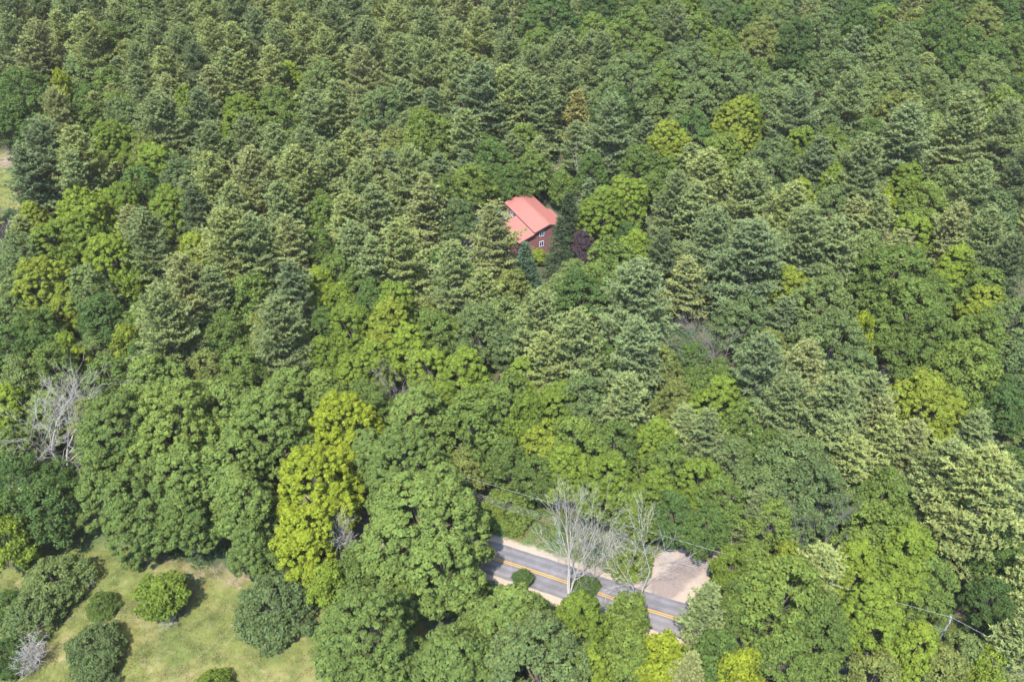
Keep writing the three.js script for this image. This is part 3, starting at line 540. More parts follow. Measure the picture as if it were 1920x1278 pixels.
  ["P", -68.2, -272.8, 13.4, 23.0, "p1", "tall broad pale olive pine in photo topmost band, left, third from left of six"],
  ["P", 16.5, -268.8, 8.4, 13.9, "p2", "grey-green pine in photo topmost band, centre, rightmost of three"],
  ["D", -114.6, -271.0, 13.8, 18.6, "b", "large blue-green broadleaf tree in photo topmost band, far left"],
  ["D", 130.4, -272.5, 16.4, 21, "g2", "large dark green broadleaf tree in photo topmost band, right edge, leftmost of three"],
  ["D", 25.2, -271.3, 12.1, 17.0, "g", "mid green broadleaf tree in photo topmost band, centre right, second from left of six"],
  ["D", 57.0, -272.0, 12.9, 17.8, "g", "mid green broadleaf tree in photo topmost band, right, leftmost of seven"],
  ["P", -4.9, -275.2, 13.5, 23.1, "p1", "tall broad pale olive pine in photo topmost band, centre, third from left of six"],
  ["D", 166.3, -271.9, 10.7, 12.5, "g2", "dark green broadleaf tree in photo topmost band, right edge, rightmost of five"],
  ["P", -85.6, -277.7, 13.6, 23.2, "p1", "tall broad pale olive pine in photo topmost band, left, leftmost of six"],
  ["P", -154.7, -277.6, 13.6, 23.2, "p1", "tall broad pale olive pine in photo topmost band, left edge, leftmost of five"],
  ["P", -161.7, -273.3, 9.2, 14.6, "p1", "pale olive pine in photo topmost band, left edge, second from left of ten"],
  ["D", 11.5, -278.2, 20.1, 21, "g2", "large dark green broadleaf tree in photo topmost band, centre"],
  ["D", 106.3, -276.4, 14.0, 18.8, "g2", "large dark green broadleaf tree in photo topmost band, far right"],
  ["P", -94.3, -277.9, 12.7, 22.2, "p1", "tall broad pale olive pine in photo topmost band, far left, third from left of four"],
  ["P", -16.5, -279.2, 13.6, 23.2, "p3", "tall broad tawny olive pine in photo topmost band, centre"],
  ["P", -49.6, -279.9, 13.6, 23.3, "p2", "tall broad grey-green pine in photo topmost band, centre left"],
  ["D", 70.4, -278.3, 13.2, 18.0, "g2", "dark green broadleaf tree in photo topmost band, right, rightmost of two"],
  ["D", 126.4, -277.8, 12.3, 17.2, "o", "olive broadleaf tree in photo topmost band, right edge, leftmost of three"],
  ["P", 92.4, -279.4, 10.3, 19.6, "p3", "tawny olive pine in photo topmost band, far right, leftmost of three"],
  ["D", 83.1, -279.4, 13.2, 18.1, "b", "blue-green broadleaf tree in photo topmost band, right, third from left of four"],
  ["P", -28.3, -282.5, 13.7, 23.4, "p1", "tall broad pale olive pine in photo topmost band, centre left, fifth from left of eight"],
  ["P", -40.0, -282.8, 13.7, 23.4, "p1", "tall broad pale olive pine in photo topmost band, centre left, second from left of eight"],
  ["D", 115.0, -280.2, 13.3, 18.1, "g", "mid green broadleaf tree in photo topmost band, far right, second from left of three"],
  ["D", 147.8, -280.7, 13.3, 18.1, "o", "olive broadleaf tree in photo topmost band, right edge, rightmost of three"],
  ["P", -166.8, -279.3, 10.3, 15.7, "p1", "pale olive pine in photo topmost band, left edge, leftmost of ten"],
  ["P", -130.1, -283.1, 12.9, 22.4, "p1", "tall broad pale olive pine in photo topmost band, left edge, rightmost of five"],
  ["P", 163.2, -279.2, 8.1, 13.7, "p1", "pale olive pine in photo topmost band, right edge, fifth from left of six"],
  ["P", -148.3, -283.9, 12.9, 22.4, "p1", "tall broad pale olive pine in photo topmost band, left edge, third from left of five"],
  ["P", -104.8, -283.6, 12.0, 21.4, "p1", "pale olive pine in photo topmost band, far left, ninth from left of fourteen"],
  ["D", 153.4, -284.8, 16.0, 20.7, "g2", "large dark green broadleaf tree in photo topmost band, right edge, rightmost of three"],
  ["P", -62.0, -285.7, 12.0, 21.5, "p1", "pale olive pine in photo topmost band, left, rightmost of eight"],
  ["D", 101.4, -284.9, 14.3, 19.1, "b", "large blue-green broadleaf tree in photo topmost band, far right, third from left of five"],
  ["D", 169.2, -281.0, 7.1, 12.2, "g", "small mid green broadleaf tree in photo topmost band, right edge"],
  ["P", -78.9, -286.2, 12.1, 21.5, "p3", "tawny olive pine in photo topmost band, left, leftmost of two"],
  ["D", 64.9, -285.2, 13.4, 18.2, "b", "blue-green broadleaf tree in photo topmost band, right, leftmost of four"],
  ["D", 28.8, -288.0, 14.4, 19.2, "g2", "large dark green broadleaf tree in photo topmost band, centre right"],
  ["D", 48.1, -286.6, 8.9, 14.0, "b", "blue-green broadleaf tree in photo topmost band, centre right, second from left of four"],
  ["P", -112.2, -290.2, 11.3, 20.6, "p1", "pale olive pine in photo topmost band, far left, seventh from left of fourteen"],
  ["P", 172.0, -288.5, 7.8, 16.7, "p1", "pale olive pine in photo topmost band, right edge, rightmost of six"],
  ["P", 127.7, -290.0, 9.6, 18.7, "p3", "tawny olive pine in photo topmost band, far right, rightmost of three"],
  ["D", 93.5, -291.6, 13.6, 18.5, "b", "large blue-green broadleaf tree in photo topmost band, far right, leftmost of five"],
  ["P", -166.3, -291.0, 8.1, 17.1, "p2", "grey-green pine in photo topmost band, left edge, leftmost of five"],
  ["D", 78.6, -292.8, 9.8, 14.8, "g", "mid green broadleaf tree in photo topmost band, right, fourth from left of seven"],
  ["P", 2.9, -294.6, 7.9, 16.8, "p3", "tawny olive pine in photo topmost band, centre, second from left of four"],
  ["D", 44.7, -294.9, 10.3, 15.3, "g", "mid green broadleaf tree in photo topmost band, centre right, third from left of six"],
  ["D", -121.5, -295.3, 11.1, 16.0, "b", "blue-green broadleaf tree in photo topmost band, far left, leftmost of three"],
  ["P", 31.2, -297.3, 8.3, 17.3, "p1", "pale olive pine in photo topmost band, centre right, third from left of four"],
  ["D", 56.2, -296.9, 10.1, 15.1, "g3", "bright green broadleaf tree in photo topmost band, right, leftmost of three"],
  ["D", 148.9, -296.5, 10.1, 15.1, "g", "mid green broadleaf tree in photo topmost band, right edge, second from left of three"],
  ["P", -45.8, -299.1, 9.9, 19.1, "p1", "pale olive pine in photo topmost band, centre left, third from left of nine"],
  ["P", -27.4, -298.7, 8.4, 17.4, "p2", "grey-green pine in photo topmost band, centre left, rightmost of two"],
  ["P", -129.0, -299.7, 10.3, 19.6, "p3", "tawny olive pine in photo topmost band, far left, leftmost of two"],
  ["D", 176.7, -297.4, 9.3, 14.3, "g", "mid green broadleaf tree in photo topmost band, right edge, rightmost of three"],
  ["P", -164.7, -299.9, 10.1, 19.4, "p3", "tawny olive pine in photo topmost band, left edge, fifth from left of seven"],
  ["P", -77.0, -300.4, 10.1, 19.3, "p2", "grey-green pine in photo topmost band, left, second from left of four"],
  ["D", -172.4, -297.3, 7.1, 12.3, "g", "small mid green broadleaf tree in photo topmost band, left edge"],
  ["P", 24.7, -300.8, 8.1, 17.1, "p2", "grey-green pine in photo topmost band, centre right, leftmost of two"],
  ["P", -0.0, -301.4, 8.3, 17.2, "p1", "pale olive pine in photo topmost band, centre, fourth from left of six"],
  ["D", -67.0, -301.0, 11.1, 16.1, "b", "blue-green broadleaf tree in photo topmost band, left, leftmost of two"],
  ["D", 69.0, -301.5, 11.2, 16.1, "g2", "dark green broadleaf tree in photo topmost band, right, leftmost of two"],
  ["D", 81.4, -301.4, 10.9, 15.8, "b", "blue-green broadleaf tree in photo topmost band, right, second from left of four"],
  ["P", -52.5, -302.7, 7.8, 16.7, "p1", "pale olive pine in photo topmost band, centre left, leftmost of nine"],
  ["P", 7.5, -303.2, 7.8, 16.7, "p2", "grey-green pine in photo topmost band, centre, second from left of three"],
  ["P", -16.7, -303.2, 7.7, 16.7, "p1", "pale olive pine in photo topmost band, centre, leftmost of six"],
  ["D", 90.6, -302.5, 10.7, 15.6, "g3", "bright green broadleaf tree in photo topmost band, right, rightmost of three"],
  ["D", 124.1, -302.8, 11.5, 16.4, "g2", "dark green broadleaf tree in photo topmost band, far right, leftmost of two"],
  ["P", -33.9, -304.8, 10.3, 19.6, "p1", "pale olive pine in photo topmost band, centre left, seventh from left of nine"],
  ["P", -105.5, -302.7, 7.6, 16.5, "p1", "pale olive pine in photo topmost band, far left, eleventh from left of fourteen"],
  ["P", -176.4, -303.9, 9.4, 18.6, "p3", "tawny olive pine in photo topmost band, left edge, leftmost of seven"],
  ["P", -95.7, -304.6, 8.9, 17.9, "p1", "pale olive pine in photo topmost band, far left, rightmost of fourteen"],
  ["P", 177.5, -304.9, 7.9, 16.9, "p3", "tawny olive pine in photo topmost band, right edge, rightmost of two"],
  ["P", -82.9, -306.3, 9.2, 18.3, "p1", "pale olive pine in photo topmost band, left, sixth from left of eight"],
  ["P", -118.2, -305.9, 7.6, 16.5, "p2", "grey-green pine in photo topmost band, far left, second from left of three"],
  ["P", 163.9, -306.8, 8.5, 17.6, "p1", "pale olive pine in photo topmost band, right edge, third from left of six"],
  ["P", -25.0, -308.6, 9.0, 18.1, "p1", "pale olive pine in photo topmost band, centre left, eighth from left of nine"],
  ["P", -168.4, -307.6, 8.4, 17.4, "p1", "pale olive pine in photo topmost band, left edge, fourth from left of ten"],
  ["P", -71.3, -308.5, 9.0, 18.1, "p3", "tawny olive pine in photo topmost band, left, rightmost of two"],
  ["D", 52.5, -307.2, 8.7, 13.8, "g", "mid green broadleaf tree in photo topmost band, centre right, rightmost of six"],
  ["P", -43.0, -308.4, 7.8, 16.8, "p1", "pale olive pine in photo topmost band, centre left, fifth from left of nine"],
  ["D", 34.5, -308.7, 11.0, 15.9, "o", "olive broadleaf tree in photo topmost band, centre right"],
  ["D", 41.7, -307.0, 7.0, 12.2, "g2", "small dark green broadleaf tree in photo topmost band, centre right"],
  ["D", 76.1, -308.5, 10.3, 15.3, "g", "mid green broadleaf tree in photo topmost band, right, third from left of seven"],
  ["P", 13.5, -309.4, 7.8, 16.7, "p3", "tawny olive pine in photo topmost band, centre, rightmost of four"],
  ["P", -136.2, -310.3, 10.2, 19.5, "p3", "tawny olive pine in photo topmost band, left edge, rightmost of seven"],
  ["P", 24.9, -311.7, 10.2, 19.4, "p3", "tawny olive pine in photo topmost band, centre right"],
  ["P", -153.7, -310.3, 9.5, 18.6, "p2", "grey-green pine in photo topmost band, left edge, second from left of five"],
  ["D", -109.3, -308.0, 8.5, 13.5, "g2", "dark green broadleaf tree in photo topmost band, far left"],
  ["P", -64.0, -311.4, 10.1, 19.3, "p2", "grey-green pine in photo topmost band, left, third from left of four"],
  ["D", 171.5, -308.4, 8.4, 13.5, "g2", "dark green broadleaf tree in photo topmost band, right edge, third from left of five"],
  ["P", -93.6, -312.1, 9.9, 19.1, "p1", "pale olive pine in photo topmost band, left, third from left of eight"],
  ["P", -6.0, -312.3, 8.4, 17.5, "p1", "pale olive pine in photo topmost band, centre, third from left of six"],
  ["D", 88.2, -311.7, 11.3, 16.2, "g", "mid green broadleaf tree in photo topmost band, right, rightmost of seven"],
  ["P", -163.1, -312.0, 8.9, 18.0, "p1", "pale olive pine in photo topmost band, left edge, sixth from left of ten"],
  ["P", 118.4, -311.6, 7.7, 16.7, "p2", "grey-green pine in photo topmost band, far right, rightmost of two"],
  ["P", -102.7, -312.0, 8.4, 17.4, "p1", "pale olive pine in photo topmost band, far left, twelfth from left of fourteen"],
  ["D", 131.3, -310.4, 8.0, 13.1, "g2", "dark green broadleaf tree in photo topmost band, far right, rightmost of two"],
  ["P", -36.6, -313.3, 8.1, 17.1, "p1", "pale olive pine in photo topmost band, centre left, sixth from left of nine"],
  ["D", -18.4, -313.0, 10.5, 15.4, "g2", "dark green broadleaf tree in photo topmost band, centre"],
  ["D", 178.8, -312.7, 11.2, 16.1, "g2", "dark green broadleaf tree in photo topmost band, right edge, fourth from left of five"],
  ["P", 66.6, -314.7, 9.7, 18.9, "p3", "tawny olive pine in photo topmost band, right"],
  ["P", -143.7, -314.3, 8.8, 17.8, "p2", "grey-green pine in photo topmost band, left edge, fourth from left of five"],
  ["D", 43.1, -313.9, 9.7, 14.8, "g2", "dark green broadleaf tree in photo topmost band, centre right, leftmost of two"],
  ["D", 139.3, -313.2, 9.7, 14.7, "o", "olive broadleaf tree in photo topmost band, right edge, second from left of three"],
  ["D", 158.2, -312.9, 8.6, 13.6, "b", "blue-green broadleaf tree in photo topmost band, right edge, rightmost of two"],
  ["P", 1.6, -316.2, 8.5, 17.5, "p1", "pale olive pine in photo topmost band, centre, fifth from left of six"],
  ["D", -177.8, -313.6, 8.4, 13.5, "g", "mid green broadleaf tree in photo topmost band, left edge, leftmost of two"],
  ["D", -78.2, -313.4, 7.5, 12.7, "g3", "bright green broadleaf tree in photo topmost band, left, leftmost of three"],
  ["P", 150.7, -316.1, 9.3, 18.4, "p2", "grey-green pine in photo topmost band, right edge, leftmost of two"],
  ["P", -43.9, -316.0, 7.9, 16.9, "p1", "pale olive pine in photo topmost band, centre left, fourth from left of nine"],
  ["P", -52.5, -316.5, 8.2, 17.2, "p1", "pale olive pine in photo topmost band, centre left, second from left of nine"],
  ["P", 9.6, -318.0, 9.9, 19.1, "p3", "tawny olive pine in photo topmost band, centre, third from left of four"],
  ["D", 56.6, -315.1, 8.4, 13.4, "b", "blue-green broadleaf tree in photo topmost band, centre right, rightmost of four"],
  ["P", -122.1, -316.6, 8.7, 17.7, "p1", "pale olive pine in photo topmost band, far left, sixth from left of fourteen"],
  ["D", 98.3, -316.3, 10.7, 15.6, "b", "blue-green broadleaf tree in photo topmost band, far right, leftmost of four"],
  ["P", -130.7, -316.5, 8.1, 17.1, "p1", "pale olive pine in photo topmost band, far left, third from left of fourteen"],
  ["D", -28.6, -315.1, 7.1, 12.3, "g", "small mid green broadleaf tree in photo topmost band, centre left"],
  ["D", 111.4, -316.0, 9.2, 14.3, "o", "olive broadleaf tree in photo topmost band, far right"],
  ["P", -113.1, -317.4, 8.0, 17.0, "p1", "pale olive pine in photo topmost band, far left, tenth from left of fourteen"],
  ["P", -157.1, -319.4, 10.2, 19.5, "p1", "pale olive pine in photo topmost band, left edge, eighth from left of ten"],
  ["D", -86.6, -316.5, 7.5, 12.6, "g", "small mid green broadleaf tree in photo topmost band, left"],
  ["P", -23.5, -320.4, 9.9, 19.1, "p1", "pale olive pine in photo topmost band, centre left, rightmost of nine"],
  ["P", -13.1, -321.0, 10.4, 19.7, "p1", "pale olive pine in photo topmost band, centre, second from left of six"],
  ["P", 172.1, -320.1, 10.0, 19.2, "p3", "tawny olive pine in photo topmost band, right edge, leftmost of two"],
  ["D", 80.4, -319.0, 10.4, 15.4, "o", "olive broadleaf tree in photo topmost band, right"],
  ["D", 49.7, -318.3, 8.3, 13.4, "g3", "bright green broadleaf tree in photo topmost band, centre right"],
  ["P", -179.0, -322.0, 10.1, 19.3, "p1", "pale olive pine in photo topmost band, left edge, third from left of ten"],
  ["P", -101.9, -321.6, 9.6, 18.7, "p1", "pale olive pine in photo topmost band, far left, thirteenth from left of fourteen"],
  ["D", -71.3, -320.5, 10.5, 15.5, "g3", "bright green broadleaf tree in photo topmost band, left, rightmost of three"],
  ["P", -145.4, -321.1, 8.3, 17.3, "p1", "pale olive pine in photo topmost band, left edge, rightmost of ten"],
  ["P", -63.6, -321.8, 7.5, 16.4, "p2", "grey-green pine in photo topmost band, left, rightmost of four"],
  ["D", 26.9, -321.5, 9.0, 14.1, "g", "mid green broadleaf tree in photo topmost band, centre right, leftmost of six"],
  ["P", -169.2, -322.0, 7.7, 16.6, "p1", "pale olive pine in photo topmost band, left edge, fifth from left of ten"],
  ["P", 120.4, -323.2, 9.2, 18.3, "p3", "tawny olive pine in photo topmost band, far right, second from left of three"],
  ["D", -33.6, -321.4, 7.7, 12.8, "g", "mid green broadleaf tree in photo topmost band, centre left"],
  ["D", 130.6, -322.6, 10.8, 15.7, "g", "mid green broadleaf tree in photo topmost band, far right, rightmost of three"],
  ["P", -94.8, -323.7, 8.9, 17.9, "p1", "pale olive pine in photo topmost band, left, fourth from left of eight"],
  ["D", 65.7, -321.9, 7.5, 12.6, "g3", "bright green broadleaf tree in photo topmost band, right, second from left of three"],
  ["P", 59.3, -323.9, 7.5, 16.4, "p1", "pale olive pine in photo topmost band, centre right, rightmost of four"],
  ["P", 16.7, -325.8, 9.8, 19.0, "p1", "pale olive pine in photo topmost band, centre, rightmost of six"],
  ["P", -128.6, -324.7, 9.4, 18.5, "p2", "grey-green pine in photo topmost band, far left, leftmost of three"],
  ["P", -138.1, -325.3, 10.2, 19.4, "p1", "pale olive pine in photo topmost band, far left, leftmost of fourteen"],
  ["P", 113.3, -324.7, 8.7, 17.7, "p1", "pale olive pine in photo topmost band, far right"],
  ["D", -81.2, -322.4, 7.7, 12.9, "o", "olive broadleaf tree in photo topmost band, left"],
  ["P", -51.5, -326.0, 9.4, 18.5, "p2", "grey-green pine in photo topmost band, centre left, leftmost of two"],
  ["P", 39.1, -327.0, 10.4, 19.6, "p2", "grey-green pine in photo topmost band, centre right, rightmost of two"],
  ["P", -3.7, -325.8, 8.1, 17.1, "p3", "tawny olive pine in photo topmost band, centre, leftmost of four"],
  ["D", 137.9, -323.0, 7.4, 12.5, "g3", "small bright green broadleaf tree in photo topmost band, far right"],
  ["D", 144.4, -323.5, 8.4, 13.5, "g", "mid green broadleaf tree in photo topmost band, right edge, leftmost of three"],
  ["P", 5.9, -326.6, 8.7, 17.8, "p2", "grey-green pine in photo topmost band, centre, leftmost of three"],
  ["P", -112.9, -325.3, 7.8, 16.7, "p3", "tawny olive pine in photo topmost band, far left, rightmost of two"],
  ["P", -39.0, -325.9, 7.7, 16.7, "p3", "tawny olive pine in photo topmost band, centre left"],
  ["D", 159.0, -325.5, 10.9, 15.9, "g2", "dark green broadleaf tree in photo topmost band, right edge, leftmost of five"],
  ["D", -120.9, -323.9, 7.7, 12.8, "b", "blue-green broadleaf tree in photo topmost band, far left, second from left of three"],
  ["P", -152.8, -326.5, 7.6, 16.5, "p2", "grey-green pine in photo topmost band, left edge, third from left of five"],
  ["D", 88.6, -327.2, 11.5, 16.4, "g", "mid green broadleaf tree in photo topmost band, right, sixth from left of seven"],
  ["P", 182.8, -326.6, 7.6, 16.5, "p1", "pale olive pine in photo topmost band, right edge, fourth from left of six"],
  ["P", -165.0, -327.4, 7.8, 16.8, "p1", "pale olive pine in photo topmost band, left edge, seventh from left of ten"],
  ["D", 104.8, -326.0, 8.2, 13.3, "g", "mid green broadleaf tree in photo topmost band, far right, leftmost of three"],
  ["P", -185.2, -329.0, 9.8, 18.9, "p3", "tawny olive pine in photo topmost band, left edge, second from left of seven"],
  ["D", 97.9, -326.9, 8.7, 13.7, "b", "blue-green broadleaf tree in photo topmost band, right, rightmost of four"],
  ["P", 189.2, -328.0, 7.8, 16.7, "p2", "grey-green pine in photo topmost band, right edge, rightmost of two"],
  ["D", 150.9, -327.1, 9.7, 14.7, "b", "blue-green broadleaf tree in photo topmost band, right edge, leftmost of two"],
  ["D", 50.9, -326.9, 7.8, 12.9, "g2", "dark green broadleaf tree in photo topmost band, centre right, rightmost of two"],
  ["P", -102.2, -329.7, 9.2, 18.3, "p2", "grey-green pine in photo topmost band, far left, rightmost of three"],
  ["D", -88.0, -329.0, 11.2, 16.1, "g", "mid green broadleaf tree in photo topmost band, left"],
  ["P", -145.0, -329.9, 9.1, 18.2, "p2", "grey-green pine in photo topmost band, left edge, rightmost of five"],
  ["D", 71.6, -327.8, 7.1, 12.3, "b", "small blue-green broadleaf tree in photo topmost band, right"],
  ["P", 172.3, -329.6, 8.1, 17.0, "p1", "pale olive pine in photo topmost band, right edge, second from left of six"],
  ["D", -171.0, -329.5, 7.6, 12.7, "b", "blue-green broadleaf tree in photo topmost band, left edge, leftmost of two"],
];
const DEAD = [[-79.2, -109.8, 23.5, 0], [-22.8, -123.7, 16.1, 1], [8.8, -84.4, 20.9, 2], [11.0, -86.1, 17.2, 3], [13.4, -87.9, 14.6, 3], [19.4, -83.4, 17.5, 4], [38.1, -130.6, 17.9, 1], [-79.3, -132.8, 11.0, 5], [45.9, -87.9, 16.9, 4], [16.9, -197.9, 16.8, 5], [20.8, -204.2, 9.3, 5], [-114.7, -195.9, 6.0, 1], [-117.8, -176.8, 7.9, 4], [-26.2, -89.0, 15.7, 6], [73.4, -130.9, 10.7, 6], [-78.4, -161.6, 7.4, 6], [-51.7, -79.6, 3.6, 6], [-67.0, -85.1, 3.1, 6], [-68.7, -72.9, 6.0, 6]];
const MEADOW = [[-93.1, -84.9], [-82.6, -87.4], [-77.6, -91.6], [-71.2, -95.2], [-64.5, -96.2], [-53.3, -91.1], [-45.2, -89.4], [-37.2, -87.9], [-26.6, -84.9], [-12.9, -79.6], [-9.9, -69.7], [-6.8, -53.2], [-85.8, -53.2]];
const CLEARING = [[-158.9, -226.4], [-136.8, -221.3], [-132.1, -217.9], [-127.4, -204.6], [-121.8, -194.2], [-142.3, -192.3]];
const ROAD = [[-150.0, -97.0], [-100.0, -101.5], [-60.0, -103.0], [-30.0, -99.8], [-4.9, -92.1], [25.8, -79.8], [48.7, -72.7], [90.0, -61.0], [140.0, -50.0]];
const DRIVE = [[23.7, -85.4], [26.7, -88.5], [30.2, -91.6], [32.8, -94.3]];

// ---------- helpers ----------
function random(seed) {
  let a = (seed * 2654435761) >>> 0;
  return () => { a = (a + 0x6d2b79f5) >>> 0; let t = Math.imul(a ^ (a >>> 15), 1 | a); t = (t + Math.imul(t ^ (t >>> 7), 61 | t)) ^ t; return ((t ^ (t >>> 14)) >>> 0) / 4294967296; };
}
const smooth = (a, b, x) => { const t = Math.min(1, Math.max(0, (x - a) / (b - a))); return t * t * (3 - 2 * t); };
function terrain(x, z) {
  const d = -z, t = Math.max(0, d - 112);
  return 0.075 * Math.max(0, t - 6 * (1 - Math.exp(-t / 6))) + 0.6 * Math.sin(x * 0.021 + 1.3) * Math.sin(z * 0.017 + 0.4) * Math.min(1, Math.max(0, (d - 120) / 60));
}
const hash2 = (x, y) => { let h = (Math.imul(x | 0, 374761393) + Math.imul(y | 0, 668265263)) | 0; h = Math.imul(h ^ (h >>> 13), 1274126177); return ((h ^ (h >>> 16)) >>> 0) / 4294967296; };
function noise(x, y) {
  const ix = Math.floor(x), iy = Math.floor(y), u = x - ix, v = y - iy, s = u * u * (3 - 2 * u), t = v * v * (3 - 2 * v);
  return (hash2(ix, iy) * (1 - s) + hash2(ix + 1, iy) * s) * (1 - t) + (hash2(ix, iy + 1) * (1 - s) + hash2(ix + 1, iy + 1) * s) * t;
}
const fbm = (x, y) => noise(x, y) * 0.5 + noise(x * 2.1 + 7, y * 2.1 + 3) * 0.28 + noise(x * 4.3 + 1, y * 4.3 + 9) * 0.22;
function inside(x, z, P) {
  let c = false;
  for (let i = 0, j = P.length - 1; i < P.length; j = i++) if ((P[i][1] > z) !== (P[j][1] > z) && x < ((P[j][0] - P[i][0]) * (z - P[i][1])) / (P[j][1] - P[i][1]) + P[i][0]) c = !c;
  return c;
}
function toLine(x, z, L, closed) {
  let m = 1e9;
  for (let i = 0; i + (closed ? 0 : 1) < L.length; i++) {
    const [a, b] = L[i], [c, d] = L[(i + 1) % L.length], ux = c - a, uz = d - b, t = Math.min(1, Math.max(0, ((x - a) * ux + (z - b) * uz) / (ux * ux + uz * uz)));
    m = Math.min(m, Math.hypot(x - a - ux * t, z - b - uz * t));
  }
  return m;
}
const signed = (x, z, P) => (inside(x, z, P) ? -1 : 1) * toLine(x, z, P, true);
const names = new Map();
function numbered(n) { const k = names.get(n) ?? 0; names.set(n, k + 1); return k ? n + '_' + String(k).padStart(3, '0') : n; }
function thing(name, label, category, group) {
  const o = new THREE.Group(); o.name = numbered(name); o.userData = { label, category };
  if (group) o.userData.group = group;
  scene.add(o); return o;
}
function part(name, geometry, material, parent) {
  const m = new THREE.Mesh(geometry, material); m.name = name; m.castShadow = m.receiveShadow = true; parent.add(m); return m;
}
function setting(name, geometry, material, kind = 'structure') { const m = part(name, geometry, material, scene); m.userData.kind = kind; return m; }
const lin = (r, g, b) => new THREE.Color().setRGB(r, g, b);
function dataTexture(w, h, f, srgb = true) {
  const d = new Uint8Array(w * h * 4), g = (v) => Math.round(255 * Math.min(1, Math.max(0, v <= 0.0031308 ? v * 12.92 : 1.055 * Math.pow(v, 1 / 2.4) - 0.055)));
  for (let j = 0, k = 0; j < h; j++) for (let i = 0; i < w; i++, k += 4) { const c = f(i, j); for (let q = 0; q < 3; q++) d[k + q] = srgb ? g(c[q]) : Math.round(255 * Math.min(1, Math.max(0, c[q]))); d[k + 3] = 255; }
  const t = new THREE.DataTexture(d, w, h); t.magFilter = THREE.LinearFilter; t.minFilter = THREE.LinearMipmapLinearFilter; t.generateMipmaps = true; t.wrapS = t.wrapT = THREE.RepeatWrapping;
  if (srgb) t.colorSpace = THREE.SRGBColorSpace;
  t.needsUpdate = true; return t;
}
// tapered tube through points [x, y, z, radius]
function tube(pts, sides = 6) {
  const pos = [], idx = [], up = new THREE.Vector3(0, 1, 0), a = new THREE.Vector3(), b = new THREE.Vector3(), d = new THREE.Vector3(), n = [];
  for (let i = 0; i < pts.length; i++) {
    const p = pts[Math.max(0, i - 1)], q = pts[Math.min(pts.length - 1, i + 1)];
    d.set(q[0] - p[0], q[1] - p[1], q[2] - p[2]).normalize();
    a.crossVectors(Math.abs(d.y) > 0.95 ? new THREE.Vector3(1, 0, 0) : up, d).normalize(); b.crossVectors(d, a);
    for (let k = 0; k < sides; k++) {
      const t = (k / sides) * 2 * Math.PI, c = Math.cos(t), s = Math.sin(t), nx = a.x * c + b.x * s, ny = a.y * c + b.y * s, nz = a.z * c + b.z * s, r = pts[i][3];
      pos.push(pts[i][0] + nx * r, pts[i][1] + ny * r, pts[i][2] + nz * r); n.push(nx, ny, nz);
      if (i) { const k2 = (k + 1) % sides, o = (i - 1) * sides; idx.push(o + k, o + k2, o + sides + k, o + k2, o + sides + k2, o + sides + k); }
    }
  }
  const g = new THREE.BufferGeometry();
  g.setAttribute('position', new THREE.Float32BufferAttribute(pos, 3)); g.setAttribute('normal', new THREE.Float32BufferAttribute(n, 3)); g.setIndex(idx); return g;
}
function box(w, h, d, x = 0, y = 0, z = 0) { return new THREE.BoxGeometry(w, h, d).translate(x, y, z); }

